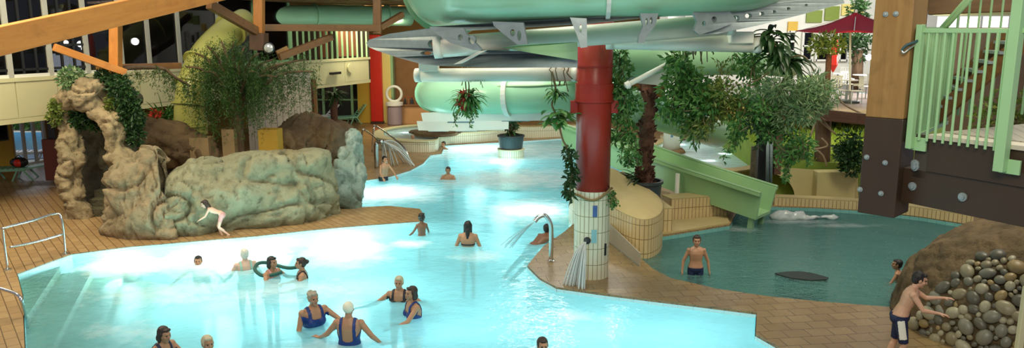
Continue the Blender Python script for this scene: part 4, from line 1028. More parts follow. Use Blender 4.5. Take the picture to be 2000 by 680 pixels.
# long bare branch with hanging moss by the left gallery
t, lm, sm = plant('hanging_branch', 'mossy branch trailing moss along the left gallery front', 'branch', D(300, 132, 19.6), 'willow')
pts = smoothpath([D(205, 142, 18.6), D(260, 131, 19.2), D(318, 134, 19.8), D(340, 150, 20), D(372, 168, 20.4)], 8); sm.tube(pts, lambda s_: .07 - .045 * s_, 8)
for k in range(60): strand(lm, None, pts[random.randrange(len(pts))] + rnd(.05), random.uniform(.15, .75), 22, .10, .018, .05)
fin(t, lm, sm, 'willow', 'bark')
# greenery on the arch
for lab, spots, leaf, L, W in [
    ('pale leaved bush on the left top of the rock arch', [(142, 156, .30, 260), (150, 168, .22, 140)], 'leafgrey', .12, .07),
    ('dark ivy spilling over the right shoulder of the rock arch', [(232, 168, .28, 360), (246, 195, .30, 460), (256, 228, .30, 460), (260, 262, .28, 320), (204, 150, .2, 160)], 'leafdark', .10, .06),
    ('ivy curtain hanging inside the rock arch opening', [(165, 215, .38, 500), (150, 235, .26, 260), (185, 232, .3, 300), (180, 205, .3, 240)], 'leafdark', .10, .07),
    ('small ivy clump on the left flank of the rock arch', [(113, 208, .2, 160), (107, 230, .18, 120)], 'leafolive', .09, .06),
    ('bright olive tuft on the right side of the rock arch', [(226, 197, .2, 130), (220, 205, .16, 60)], 'leafolive', .13, .05)]:
    c0 = D(spots[0][0], spots[0][1], 18.5); t, lm, sm = plant('ivy' if 'ivy' in lab else 'bush', lab, 'plant', c0, leaf)
    for (x, y, r, n) in spots:
        c = D(x, y, 18.45 if 'curtain' not in lab else 18.75); cloud(lm, c, (r, r * .8, r), int(n * 1.5), L, W, .3)
        sm.tube(smoothpath([c + V((0, .1, r * .8)), c + rnd(.05), c + V((0, 0, -r))], 4), .012, 5)
    fin(t, lm, sm, leaf)
# plant with red flower behind the rocks by the shop
t, lm, sm = plant('flowering_plant', 'spiky green plant with red flower behind the dark rock bank', 'plant', D(318, 240, 23), 'leaf')
for k in range(36): lm.blade(D(318, 238, 23) + rnd(.06), V((random.gauss(0, 1), random.gauss(0, 1), 1.0)), random.uniform(.5, 1.0), .07, 1.0)
cloud(lm, D(336, 222, 23), (.3, .3, .2), 120, .14, .06)
fin(t, lm, sm, 'leaf'); m = MB(); cloud(m, D(304, 226, 22.8), (.15, .12, .16), 60, .14, .06); m.build('flower', M['redflower'], t)
# ---------------------------------------------------------------- hanging and climbing plants round the column
def loops(sm, xs, y0, d, r=.14, drop=.25, off=.0):
    for x in xs:
        c = D(x, y0, d); a = [c + V((random.gauss(0, .02), r * math.cos(q) * 1.1, r * math.sin(q) * 1.05 if q < math.pi else 0)) for q in [math.pi * k / 8 for k in range(9)]]
        a = [a[0] + V((random.gauss(0, .06), 0, -random.uniform(.1, drop)))] + a + [a[-1] + V((random.gauss(0, .06), 0, -random.uniform(.05, drop)))]
        sm.tube(smoothpath(a, 3), random.uniform(.006, .014), 5)
hc = D(912, 196, 14.4)
t, lm, sm = plant('hanging_basket', 'hanging basket plant with red flowers under the left white pipe', 'plant', hc, 'leaf')
for k in range(95):
    a = random.uniform(0, 6.28); lm.blade(hc + rnd(.05), V((math.cos(a), math.sin(a), random.uniform(-.1, 1.5))), random.uniform(.28, .52), .05, 1.9, 5)
cloud(lm, hc + V((0, 0, -.12)), (.2, .2, .16), 90, .12, .05, .5)
for x in (886, 893, 922, 930): strand(lm, sm, D(x, 215, 14.4), random.uniform(.15, .35), 16, .07, .03)
loops(sm, (905, 911, 918, 930, 936, 940), 143, 14.6, .15, .3)
for x in (908, 914): sm.tube(smoothpath([D(x, 150, 14.45), D(x + 2, 172, 14.4), hc], 4), .012, 5)
fin(t, lm, sm, 'leaf')
MB().lathe(hc + V((0, 0, -.12)), [(.02, -.09), (.09, -.07), (.14, .04), (.13, .04), (.08, -.05)], 16).build('basket', M['dirt'], t)
m = MB(); cloud(m, D(906, 184, 14.25), (.06, .06, .07), 40, .11, .04); m.build('flower', M['redflower'], t); m = MB(); cloud(m, D(904, 203, 14.2), (.07, .06, .05), 40, .11, .04); m.build('flower', M['redflower'], t)
t, lm, sm = plant('hanging_plant', 'broad leaved hanging plant just left of the red column', 'plant', D(1088, 190, 13.9), 'leaf')
c1, c2 = D(1086, 186, 13.8), D(1090, 232, 13.7)
for k in range(46): a = random.uniform(0, 6.28); lm.blade(c1 + rnd(.03), V((math.cos(a), math.sin(a), random.uniform(0, 1.4))), random.uniform(.22, .38), .05, 2.2, 5)
for k in range(40): a = random.uniform(0, 6.28); lm.blade(c2 + rnd(.08), V((math.cos(a), math.sin(a), random.uniform(-.4, .9))), random.uniform(.2, .34), .11, 1.6, 4)
for p_ in ([D(1078, 140, 13.85), D(1084, 165, 13.8), c1], [c1, D(1078, 205, 13.7), c2, D(1098, 270, 13.6), D(1112, 300, 13.5), D(1116, 345, 13.45)]): sm.tube(smoothpath(p_, 5), .018, 6)
loops(sm, (1076, 1084, 1100, 1108), 142, 13.9, .14, .35)
fin(t, lm, sm, 'leaf')
t, lm, sm = plant('climbing_plant', 'ragged climbing plant clinging to the left side of the column base', 'plant', D(1112, 340, 13.5), 'leafdark')
for (x, y) in [(1108, 296), (1114, 312), (1117, 330), (1113, 350), (1110, 370), (1112, 384), (1120, 345)]: cloud(lm, D(x, y, 13.45), (.07, .08, .11), 34, .12, .06, .4)
sm.tube(smoothpath([D(1110, 290, 13.5), D(1116, 330, 13.45), D(1113, 388, 13.4)], 5), .014, 6); fin(t, lm, sm, 'leafdark')
t, lm, sm = plant('climbing_plant', 'small green creeper hanging at the right of the column base', 'plant', D(1194, 395, 13.5), 'leaf')
for k in range(5): strand(lm, sm, D(1192 + k * 1.5, 374, 13.5), random.uniform(.25, .42), 26, .06, .04, .05)
fin(t, lm, sm, 'leaf')
def trailing(label, spots, leaf, d, L=.11, W=.05, strands=(), name='hanging_plant', den=1.0, loop=()):
    c0 = D(spots[0][0], spots[0][1], d); t, lm, sm = plant(name, label, 'plant', c0, leaf)
    prev = None
    for (x, y, r, n) in spots:
        c = D(x, y, d + random.uniform(-.25, .25)); r *= 1.12; cloud(lm, c, (r, r * .9, r), int(n * den * 1.35), L * .9, W * .95, .4)
        sm.tube(smoothpath([c + V((random.gauss(0, .1), .05, r * 1.1)), c, c + V((random.gauss(0, .1), 0, -r))], 4), .01, 5)
        if prev is not None: sm.tube(smoothpath([prev, prev.lerp(c, .5) + V((0, 0, -.06)), c], 4), .012, 5)
        prev = c
    for (x, y, ln, n) in strands: strand(lm, sm, D(x, y, d), ln, n, L * .8, W * .8)
    if loop: loops(sm, loop[0], loop[1], d + .1, .15, .4)
    fin(t, lm, sm, leaf); return t
trailing('leafy vine curtain hanging immediately right of the red column', [(1208, 168, .14, 90), (1222, 190, .20, 150), (1212, 222, .17, 110), (1225, 250, .17, 90), (1205, 268, .12, 60), (1210, 112, .12, 60), (1216, 140, .16, 70), (1236, 205, .16, 70)], 'leaf', 13.7, .13, .05, [(1230, 250, .6, 40), (1215, 260, .5, 40), (1240, 240, .7, 40), (1200, 180, 1.4, 50)])
trailing('tufted green vine ending in a leafy tail left of the palm trunk', [(1229, 300, .08, 40), (1230, 318, .07, 30)], 'leaf', 13.6, .09, .05, [(1228, 260, .75, 60), (1236, 262, .6, 40)])
trailing('dense dark green vine mass under the right white pipe', [(1322, 120, .2, 110), (1335, 150, .26, 190), (1320, 180, .26, 190), (1345, 195, .28, 220), (1370, 170, .25, 170), (1310, 215, .20, 130), (1380, 205, .22, 150), (1352, 225, .2, 120)], 'leaf', 13.4, .15, .06, [(1330, 230, .4, 30), (1370, 230, .4, 30), (1345, 235, .5, 40)], loop=((1318, 1330, 1336, 1341, 1347), 83))
trailing('olive tangled vine hanging in the middle below the right pipe', [(1400, 190, .22, 130), (1390, 225, .2, 120), (1420, 180, .2, 110), (1378, 250, .13, 60), (1415, 215, .2, 110), (1440, 205, .2, 110), (1352, 248, .15, 60)], 'leafolive', 13.3, .11, .045, [(1375, 240, .4, 30), (1410, 120, 1.0, 50), (1425, 110, .8, 40), (1440, 110, .9, 40), (1400, 115, .8, 40)], loop=((1360, 1368, 1374, 1381, 1386, 1394), 83))
trailing('green creeper with bare stems near the round pipe end', [(1455, 130, .18, 90), (1478, 150, .2, 110), (1482, 215, .2, 100), (1470, 115, .2, 110), (1462, 190, .2, 100), (1445, 240, .18, 90), (1440, 265, .14, 60)], 'leaf', 13.0, .11, .05, [(1450, 240, .5, 40), (1435, 250, .6, 40), (1430, 110, .5, 20)])
t, lm, sm = plant('staghorn_fern', 'dark staghorn fern with big drooping fronds beside the pipe end', 'fern', D(1515, 110, 12.6), 'leafdark')
for (cx_, cy_, n, L_) in [(1502, 72, 26, .5), (1530, 118, 42, .58), (1512, 95, 18, .5)]:
    for k in range(n): a = random.uniform(0, 6.28); lm.blade(D(cx_, cy_, 12.6) + rnd(.06), V((math.cos(a), math.sin(a) - .3, random.uniform(-.2, .9))), L_ * random.uniform(.7, 1.15), .10, 1.7, 6)
sm.tube(smoothpath([D(1490, 64, 12.6), D(1505, 80, 12.6), D(1528, 120, 12.6)], 5), .05, 8)
for p_ in ([D(1535, 115, 12.5), D(1570, 110, 12.3), D(1590, 140, 12.2)], [D(1528, 120, 12.6), D(1490, 150, 12.6), D(1465, 162, 12.6)]): sm.tube(smoothpath(p_, 5), .014, 6)
fin(t, lm, sm, 'leafdark')
trailing('feathery grey green fern mass in front of the terrace', [(1500, 190, .22, 200), (1520, 170, .2, 170), (1545, 195, .25, 240), (1575, 180, .22, 200), (1600, 165, .18, 130), (1570, 215, .22, 150), (1610, 185, .2, 130), (1530, 225, .22, 150), (1590, 205, .2, 130)], 'leafgrey', 12.4, .14, .025, [(1500, 200, .5, 30), (1560, 215, .4, 30)], den=1.7)
trailing('mid green vine below the fern with a long leafy tail', [(1515, 240, .2, 130), (1490, 215, .2, 110), (1550, 270, .16, 90), (1535, 290, .16, 90), (1570, 285, .18, 100), (1548, 305, .1, 60), (1500, 255, .16, 90)], 'leaf', 12.5, .11, .045, [(1548, 290, .55, 60), (1552, 290, .6, 70), (1546, 295, .5, 60), (1525, 290, .3, 40), (1575, 290, .3, 40)])
trailing('dark vine clump hanging over the slide post at right', [(1492, 245, .18, 110), (1478, 235, .16, 90), (1497, 265, .13, 70)], 'leafdark', 12.7, .11, .05, [(1485, 250, .4, 30)])
# ---------------------------------------------------------------- planters, walls and spas in the middle and right
pl_px = [(1112, 430), (1150, 455), (1195, 476), (1235, 493), (1265, 496), (1288, 484), (1293, 466), (1275, 445), (1240, 425), (1180, 412), (1125, 412)]
ring = smoothpath([P(*p) for p in pl_px], 4, True); t = thing('round_planter', 'curved tan planter with tiled wall behind the column', 'planter', P(1240, 470))
def ringtop(p): return .72 + max(0, (p.y - 15.6)) * .08 + max(0, 2.6 - p.x) * .10
m = MB(); u = 0
for i in range(len(ring)):
    p, q = ring[i], ring[(i + 1) % len(ring)]; L = (q - p).length
    m.add([at_z(p, -.5), at_z(q, -.5), at_z(q, ringtop(q)), at_z(p, ringtop(p))], [(0, 1, 2, 3)], [[(u, -.5), (u + L, -.5), (u + L, ringtop(q)), (u, ringtop(p))]]); u += L
m.build('tiled_wall', M['tan_tile'], t)
cen = sum(ring, V((0, 0, 0))) / len(ring); m = MB(); rings = []
for s_, zz in ((1, 0), (.97, .02), (.75, .16), (.45, .26), (.15, .3)): rings.append([at_z(cen.lerp(p, s_), ringtop(p) + zz) for p in ring])
m.loft(rings); m.build('sloping_top', M['tan'], t, smooth=True)
def blockthing(name, label, cat, poly, z0, z1, mat, cap_=None, capm=None):
    t = thing(name, label, cat, at_z(V((*poly[0], 0)), z0)); MB().prism(poly, z0, z1).build('tiled_wall', mat, t, bevel=.01)
    if cap_: MB().prism([tuple(cen_ + (V((*p, 0)) - cen_) * 1.0)[:2] for p in poly for cen_ in [sum([V((*q_, 0)) for q_ in poly], V((0, 0, 0))) / len(poly)]], z1, z1 + cap_).build('top', capm, t)
    return t
bp = [xy(P(1247, 458)), xy(P(1312, 456)), xy(P(1312, 456) + V((-.1, 1.1, 0))), xy(P(1247, 458) + V((-.1, 1.1, 0)))]
blockthing('tiled_plinth', 'square tan tiled plinth carrying the big palm pot', 'plinth', bp, -.5, D(1280, 404, 16.9).z - .03, M['tan_tile'], .03, M['tan'])
pz = D(1280, 402, 17.2).z; pb = D(1260, 400, 17.3); pb.z = pz
t = thing('potted_palm', 'tall brown palm trunk in a black round pot by the chute slide', 'plant', pb)
MB().lathe(pb, [(.24, 0), (.33, .02), (.36, .5), (.40, .52), (.40, .58), (.34, .58), (.33, .48)], 24).build('pot', M['slate'], t, smooth=False); MB().lathe(pb, [(.34, .44), (.34, .47), (.01, .48)], 24).build('soil', M['dirt'], t.children[0])
tk = MB(); pts = smoothpath([pb + V((0, 0, .4)), D(1258, 330, 17.3), D(1264, 250, 17.3), D(1268, 150, 17.3)], 8); tk.tube(pts, lambda s_: .17 + .03 * math.sin(s_ * 60) * .5, 14)
for k in range(260):
    s_ = random.random() * (len(pts) - 1.01); j = int(s_); q = pts[j].lerp(pts[j + 1], s_ - j); a = random.uniform(0, 6.28); dv = V((math.cos(a), math.sin(a), random.uniform(-.2, .9)))
    tk.leaf(q + dv * .14, dv + V((0, 0, .4)), .14, .08)
tk.build('trunk', M['palmbark'], t, smooth=False)
lm = MB()
for k in range(44): a = random.uniform(2.2, 4.2); lm.blade(pb + V((-.15, 0, .52)) + rnd(.05), V((math.cos(a), math.sin(a) * .8 - .2, random.uniform(.1, 1.2))), random.uniform(.4, .75), .06, 1.6, 5)
lm.build('fronds', M['leafdark'], t)
sp = [xy(P(1188, 470)), xy(P(1247, 519)), xy(P(1247, 519) + V((.05, .04, 0))), xy(P(1188, 470) + V((.05, .04, 0)))]
a, b = P(1188, 472, .02), P(1248, 520, .02); n = V((.75, -.66, 0)).normalized() * .03
t = thing('acrylic_screen', 'low pale see-through screen between column and planter', 'screen', a.lerp(b, .5))
za, zb2 = D(1188, 436, a.y).z, D(1248, 494, b.y).z
m = MB(); m.add([a, b, at_z(b, zb2), at_z(a, za)] + [p + n for p in (a, b, at_z(b, zb2), at_z(a, za))], [(0, 1, 2, 3), (7, 6, 5, 4), (0, 4, 5, 1), (1, 5, 6, 2), (2, 6, 7, 3), (3, 7, 4, 0)]); m.build('sheet', M['acrylic'], t)
MB().bar(a, b, .05, .04).build('base_rail', M['chrome'], t)
# little rock ledge with small dark plants behind the plinth
m = MB(); m.ell(P(1320, 420) + V((0, .2, .2)), (.42, .35, .28)); m.ell(P(1310, 424) + V((-.1, .5, .25)), (.3, .3, .3))
o = rock('boulder', M['rock'], m, .05, .07, 2, None, P(1320, 422)); tag(o, 'small flat tan rock between plinth and chute slide', 'rock')
t, lm, sm = plant('small_plant', 'low dark leafy plant on the ledge beside the small tan rock', 'plant', P(1334, 418), 'leafdark')
for x in (1318, 1328, 1338): cloud(lm, P(x, 420) + V((0, 0, .14)), (.16, .14, .14), 60, .1, .05)
sm.tube([P(1330, 420), P(1330, 420) + V((0, 0, .2))], .015, 5); fin(t, lm, sm, 'leafdark')
# tiled kerb at the back of the paddling pool and ledge under the chute
def kerb(label, pxs, h, th, mat, z0=-.5, name='tiled_kerb'):
    pts = [P(*p) for p in pxs]; m = MB(); n = len(pts); bk = []
    for i in range(n):
        d = ring_at(pts, i); q = V((-d.y, d.x, 0)); q = q if q.y > 0 else -q; bk.append(pts[i] + q * th)
    t = thing(name, label, 'kerb', at_z(pts[n // 2], 0)); ring = [xy(p) for p in pts] + [xy(p) for p in bk[::-1]]
    MB().prism(ring, z0, h - .03).build('tiled_face', mat, t); MB().prism(ring, h - .03, h).build('capping', M['tan'], t, bevel=.01)
kerb('tan tiled kerb along the back edge of the paddling pool', [(1512, 402), (1560, 404), (1620, 407), (1700, 412), (1800, 424), (1900, 440)], .24, .35, M['tan_tile'])
kerb('tan tiled low wall under the green chute slide', [(1310, 432), (1360, 428), (1420, 424), (1436, 404)], .55, .5, M['tan_tile'])
MB().prism([xy(P(1290, 461)), xy(P(1425, 439)), xy(P(1420, 425)), xy(P(1312, 434))], -.4, .05).build('floor_ledge', M['tan'], kind='structure')
# olive tan wall with an arch opening
def wallp(px, py): return D(px, py, 20.6)
t = thing('garden_wall', 'olive tan rendered wall with a dark round arch opening', 'wall', at_z(wallp(1560, 390), 0))
outer = [(1478, 412), (1478, 323), (1520, 326), (1676, 338), (1676, 412)]
arch = [(1494, 385), (1494, 337)] + [(1494 + 58 * math.sin(a), 385 - 48 * math.cos(a)) for a in [R(5 + 80 * k / 10) for k in range(11)]] + [(1552, 385)]
m = MB(); m.poly([dens(outer, 30), arch], lambda u, v, w: D(u, v, 20.6 + w), 0, .35); m.build('wall_slab', M['tanwall'], t)
m = MB(); m.box((D(1520, 370, 21.3).x, 21.35, .6), (1.6, .1, 1.4)); m.build('arch_back', M['shadedrock'], t)
a, b = D(1592, 407, 20.3), D(1674, 336, 20.3)
MB().box(((a.x + b.x) / 2, 20.5, (b.z) / 2), (b.x - a.x, .42, b.z)).build('buttress', M['tanwall'], t, bevel=.02)
# grass bank behind it with yellow shrubs
bank = MB(); bank.add([V((7.2, 21.0, .92)), V((13, 21.0, .85)), V((15, 27.5, 1.5)), V((7.6, 27.5, 1.45)), V((7.2, 21.0, -.1)), V((13, 21.0, -.1)), V((15, 27.5, -.1)), V((7.6, 27.5, -.1))], [(0, 1, 2, 3), (0, 4, 5, 1), (1, 5, 6, 2), (2, 6, 7, 3), (3, 7, 4, 0)])
bank.build('ground_bank', plain('grass_soil', (.16, .24, .03), .9, var=.3), kind='structure')
g = MB()
for k in range(2600):
    s_, r = random.random(), random.random(); p = V((7.3 + 5.9 * s_, 21.05 + 5.0 * r, .92 + .09 * 5.0 * r / 1)); p.z = .90 + .088 * (p.y - 21)
    g.leaf(p, V((random.gauss(0, .4), random.gauss(0, .4), 1)), random.uniform(.12, .28), .03)
o = g.build('grass', M['grass'], loc=(10, 23, 1)); tag(o, 'bright yellow green grass on the bank behind the tan wall', 'grass', kind='stuff')
for lab, x, y, d, r, n in [('dull bush seen through the railing behind the platform', 1972, 232, 22.2, 1.1, 520), ('yellow leaved shrub between the dark posts', 1556, 262, 25.5, .75, 500), ('yellow orange shrub right of the leaning trunk', 1645, 275, 25.8, .95, 620), ('low yellow shrub at the foot of the slide post', 1528, 300, 24.6, .55, 260), ('sparse yellow shrub at the edge of the massive post', 1668, 255, 26.2, .6, 300)]:
    c = D(x, y, d); zb_ = 0.0 if d == 22.2 else 1.2; t, lm, sm = plant('shrub', lab, 'shrub', V((c.x, c.y, zb_)), 'leafyellow'); cloud(lm, c, (r, r * .7, r * .8), n, .2, .11)
    for k in range(4): sm.tube(smoothpath([V((c.x, c.y, zb_)), c + rnd(.15), c + rnd(.35)], 3), .02, 5)
    fin(t, lm, sm, 'leafyellow' if d != 22.2 else 'leafolive')
t, lm, sm = plant('shrub', 'dark green bush beside the massive post above the grass', 'shrub', D(1664, 318, 20.0), 'leafdark')
for (x, y, r) in [(1660, 285, .42), (1668, 305, .42), (1652, 300, .3), (1664, 322, .3)]: cloud(lm, D(x, y, 19.9), (r, r * .7, r), 260, .14, .07)
sm.tube([D(1664, 300, 19.9), V((D(1664, 300, 19.9).x, 20.7, .9))], .03, 6); fin(t, lm, sm, 'leafdark')
# dark trunk with aerial roots and dark posts
t = thing('dead_trunk', 'dark thick trunk with aerial roots in front of the grass bank', 'trunk', D(1605, 336, 20.9))
b0 = D(1605, 338, 21.3); tr = MB(); tr.tube(smoothpath([V((b0.x, b0.y, .7)), D(1606, 300, 21.2), D(1608, 250, 21.2), D(1606, 205, 21.1)], 6), lambda s_: .22 - .02 * s_ + .05 * max(0, s_ - .7), 12)
tr.build('trunk', M['bark'], t, smooth=True); rt_ = MB()
for p_ in ([(1585, 215), (1600, 235), (1632, 262)], [(1600, 220), (1585, 260), (1576, 285)], [(1612, 200), (1606, 230), (1622, 252)], [(1592, 290), (1608, 305), (1615, 325)], [(1605, 270), (1616, 285), (1590, 292)], [(1630, 180), (1650, 205), (1690, 225)]): rt_.tube(smoothpath([D(x, y, 20.8) for x, y in p_], 5), .025, 6)
rt_.build('aerial_roots', plain('pale_root', (.30, .22, .14), .8), t, smooth=True)
timber('timber_rail', 'dark level timber joining the trunk to the massive post', D(1600, 224, 20.6), D(1700, 234, 20.6), .2, .3, 'darkwood')
t = thing('slide_post', 'dark square post with twin grey pipes right of the vines', 'post', D(1510, 320, 19.3))
c = D(1517, 322, 19.3); MB().box((c.x, c.y, c.z / 2 + 1.4), (.17, .2, c.z + 1.0)).build('post', M['darkwood'], t)
for x in (1500.5, 1507.5): c = D(x, 322, 19.2); MB().cyl(V((c.x, c.y, .7)), D(x, 232, 19.2), .04).build('pipe', M['steel'], t, smooth=True)
c = D(1490, 312, 19.6); MB().box((c.x, c.y, 1.5), (.3, .2, 2.0)).build('backing_post', M['black'], t)
# right spa
ring = smoothpath([P(*p) for p in [(1262, 318), (1290, 296), (1350, 290), (1440, 306), (1492, 330), (1486, 352), (1420, 364), (1340, 352)]], 5, True)
t = thing('spa_pool', 'raised round spa pool with glowing white water behind the chute', 'spa', at_z(sum(ring, V((0, 0, 0))) / len(ring), 0))
c0 = sum(ring, V((0, 0, 0))) / len(ring); inner = [c0.lerp(p, .9) for p in ring]
MB().prism([[xy(p) for p in ring], [xy(p) for p in inner]], 0, .42).build('tiled_wall', M['tan_tile'], t)
MB().prism([[xy(c0.lerp(p, 1.03)) for p in ring], [xy(c0.lerp(p, .88)) for p in ring]], .42, .47).build('rim', M['tan'], t, bevel=.01)
MB().prism([xy(p) for p in inner], .05, .1).build('bottom', M['pool_tile'], t)
o = MB().prism([xy(p) for p in inner], .36, .38).build('spa_water', M['spawater'], None, c0); tag(o, 'glowing white water of the round spa behind the chute', 'water', kind='stuff')
c = P(1322, 300, .47); c.y += .9
t = thing('tiled_column', 'white tiled column on a rough stone foot beside the round spa', 'column', (c.x, c.y, 0))
MB().lathe((c.x, c.y, 0), [(.30, .3), (.28, 2.0), (.28, 5.5)], 24, uv=True).build('shaft', plain('white_tile_glaze', (.80, .82, .76), .25), t, smooth=True)
m = MB()
for k in range(13):
    a = 2 * math.pi * k / 13
    for z in (.12, .34): m.ell((c.x + .38 * math.cos(a + z), c.y + .38 * math.sin(a + z), z + .05), (.13, .13, .12))
rock('stone_foot', M['rockbrown'], m, .05, .04, 3, t, (c.x, c.y, 0))
on = V((c.x, c.y, 1.25)) - V((c.x, c.y, 0)).normalized() * .29; on.z = D(1316, 258, on.y).z
MB().box(on, (.08, .05, .36)).build('sign', plain('sign_blue2', (.12, .25, .4), .4), t)
# tiled parapet, white ramp and railing behind the spa
kerb('pale tiled parapet wall behind the round spa', [(1296, 286), (1340, 284), (1400, 287), (1440, 291), (1470, 300)], .42, .3, M['white_tile'], 0, 'tiled_parapet')
t = thing('white_ramp', 'white ramp parapet sloping down behind the vines at right', 'ramp', P(1420, 290))
for nm, pts in (('parapet', [(1285, 225), (1300, 228), (1380, 262), (1460, 284), (1462, 300), (1440, 297), (1370, 278), (1286, 240)]), ('parapet', [(1388, 262), (1400, 258), (1490, 282), (1492, 304), (1440, 293), (1388, 272)])):
    m = MB(); k = .5 * (nm == 'x'); m.poly([dens(pts, 20)], lambda u, v, w: D(u, v, 28.6 + w), 0, .25); m.build(nm, M['white'], t)
m = MB()
for k in range(13): c = D(1400 + k * 8, 278, 29.2); m.box((c.x, 29.2, 1.35), (.05, .05, 1.9))
c0_, c1_ = D(1398, 238, 29.2), D(1500, 242, 29.2); m.bar(c0_, c1_, .08, .08); m.build('railing', M['paleyellow'], t)
t = thing('terrace_fence', 'grey green mesh fence panel at the edge of the upper terrace', 'fence', D(1580, 160, 26))
m = MB()
for k in range(14): c = D(1560 + k * 3.2, 160, 26); m.box((c.x, 26, TZ + .5), (.025, .025, 1.0))
a, b = D(1560, 120, 26), D(1604, 120, 26); m.bar(V((a.x, 26, TZ + 1)), V((b.x, 26, TZ + 1)), .05, .05); m.build('bars', M['green'], t)
for x in (1559, 1605): c = D(x, 160, 26); MB().box((c.x, 26, TZ + .55), (.07, .07, 1.1)).build('post', M['green'], t)
# left spa behind the river
ring = smoothpath([P(*p) for p in [(738, 290), (790, 297), (850, 297), (866, 284), (940, 278), (1010, 270), (1000, 262), (900, 258), (800, 264), (742, 274)]], 4, True)
c0 = sum(ring, V((0, 0, 0))) / len(ring); inner = [c0.lerp(p, .90) for p in ring]
t = thing('spa_pool', 'long raised spa pool with tiled wall beyond the river', 'spa', at_z(c0, 0))
MB().prism([[xy(p) for p in ring], [xy(p) for p in inner]], 0, .40).build('tiled_wall', M['white_tile'], t)
MB().prism([[xy(c0.lerp(p, 1.02)) for p in ring], [xy(c0.lerp(p, .88)) for p in ring]], .40, .45).build('rim', M['cream'], t, bevel=.01)
MB().prism([xy(p) for p in inner], .02, .06).build('bottom', M['pool_tile'], t)
o = MB().prism([xy(p) for p in inner], .34, .36).build('spa_water', M['spawater'], None, c0); tag(o, 'pale glowing water of the long spa beyond the river', 'water', kind='stuff')
kerb('tiled bench wall at the far end of the river', [(868, 268), (950, 268), (1040, 270), (1128, 266)], .5, .4, M['white_tile'], 0)
ring = [P(850 + 45 * math.cos(a), 262 + 6 * math.sin(a), .45) for a in [2 * math.pi * k / 24 for k in range(24)]]
t = thing('soil_bed', 'flat brown planting bed on the rim of the long spa', 'planter', at_z(P(850, 262, .45), .4)); MB().prism([xy(p) for p in ring], .44, .55).build('edging', M['rockbrown'], t)
m = MB(); c = P(850, 262, .45); m.ell((c.x, c.y, .52), (1.15, .55, .1)); rock('soil', M['dirt'], m, .06, .06, 3, t, c)
# handrails, jet pipe
def rail(name, label, cat, paths, r=.025, mat='chrome', feet=(), loc=None):
    t = thing(name, label, cat, loc or paths[0][0])
    for i, p in enumerate(paths): MB().tube(smoothpath(p, 6) if len(p) > 2 else p, r, 10).build('rail' if i == 0 else 'bar', M[mat], t, smooth=True)
    for f_ in feet: MB().lathe(f_, [(.07, 0), (.07, .012), (.03, .02)], 16).build('foot_ring', M[mat], t)
    return t
rail('handrail', 'steel handrail with a high bend left of the long spa', 'handrail', [[P(727, 296), D(730, 252, 28.6), D(738, 248, 28.7), D(785, 284, 27.2), P(800, 312)]], .03)
rail('handrail', 'steel handrail sloping down behind the teal rock pillar', 'handrail', [[P(706, 300), D(708, 256, 27.6), D(716, 256, 27.6), D(744, 280, 26.2), P(756, 310)]], .03)
jb = P(736, 328)
rail('jet_pipe', 'upright steel water jet pipe on the brown tiles by the teal rock pillar', 'pipe', [[jb, V((jb.x, jb.y, D(736, 286, jb.y).z)), D(738, 278, jb.y) , D(747, 277, jb.y - .1)]], .075, feet=[jb])
t = thing('water_jet', 'arching white spray falling from the far steel jet pipe', 'water jet', D(748, 278, 25.2)); s0 = D(748, 277, 25.2); e = P(805, 322)
for k in range(16):
    ee = e + V((random.gauss(0, .25) - .3 * (k % 3), random.gauss(0, .25), WZ)); pts = [s0.lerp(ee, q / 10) + V((0, 0, (.12 + .08 * (k % 4)) * math.sin(math.pi * q / 10))) for q in range(11)]
    MB().tube(pts, lambda s_: .008 + .018 * s_, 6).build('water_strand', M['spray'], t, smooth=True)
jb = P(1076, 510, .02); zt_ = D(1076, 440, jb.y).z
rail('jet_pipe', 'bent chrome water jet pipe on the walkway beside the column', 'pipe', [[jb, V((jb.x, jb.y, zt_ - .12)), V((jb.x - .03, jb.y, zt_ + .06)), D(1064, 421, jb.y), D(1052, 424, jb.y - .02), D(1044, 433, jb.y - .05)]], .045, feet=[jb])
t = thing('water_jet', 'thin spray shooting left from the bent chrome pipe', 'water jet', D(1044, 433, 14.7)); s0 = D(1043, 434, 14.65); e = P(990, 474)
for k in range(9):
    ee = e + V((random.gauss(0, .07), random.gauss(0, .12), WZ)); pts = [s0.lerp(ee, q / 10) + V((0, 0, .03 * math.sin(math.pi * q / 10))) for q in range(11)]
    MB().tube(pts, lambda s_: .003 + .005 * s_, 5).build('water_strand', M['spray'], t, smooth=True)
b0, b1 = P(15, 527), P(128, 496); h0, h1 = D(4, 445, b0.y), D(116, 418, b1.y); h0.x = b0.x - .02; h1.x = b1.x
rail('handrail', 'steel hoop handrail with a middle bar on the left deck', 'handrail', [[b0, V((b0.x, b0.y, h0.z - .1)), h0 + V((.08, 0, 0)), h0.lerp(h1, .5), h1 + V((-.12, 0, 0)), V((b1.x, b1.y, h1.z - .12)), b1], [b0.lerp(b1, .08) + V((0, 0, .42)), b0.lerp(b1, .5) + V((0, 0, .40)), b1 + V((0, 0, .42))]], .024, feet=[b0, b1])
q0 = P(54, 640, -.3)
rail('handrail', 'steel handrail bending down into the water at the lower left', 'handrail', [[D(-30, 556, 11.6), D(8, 566, 11.6), D(34, 576, 11.6), D(43, 592, 11.5), q0]], .026)
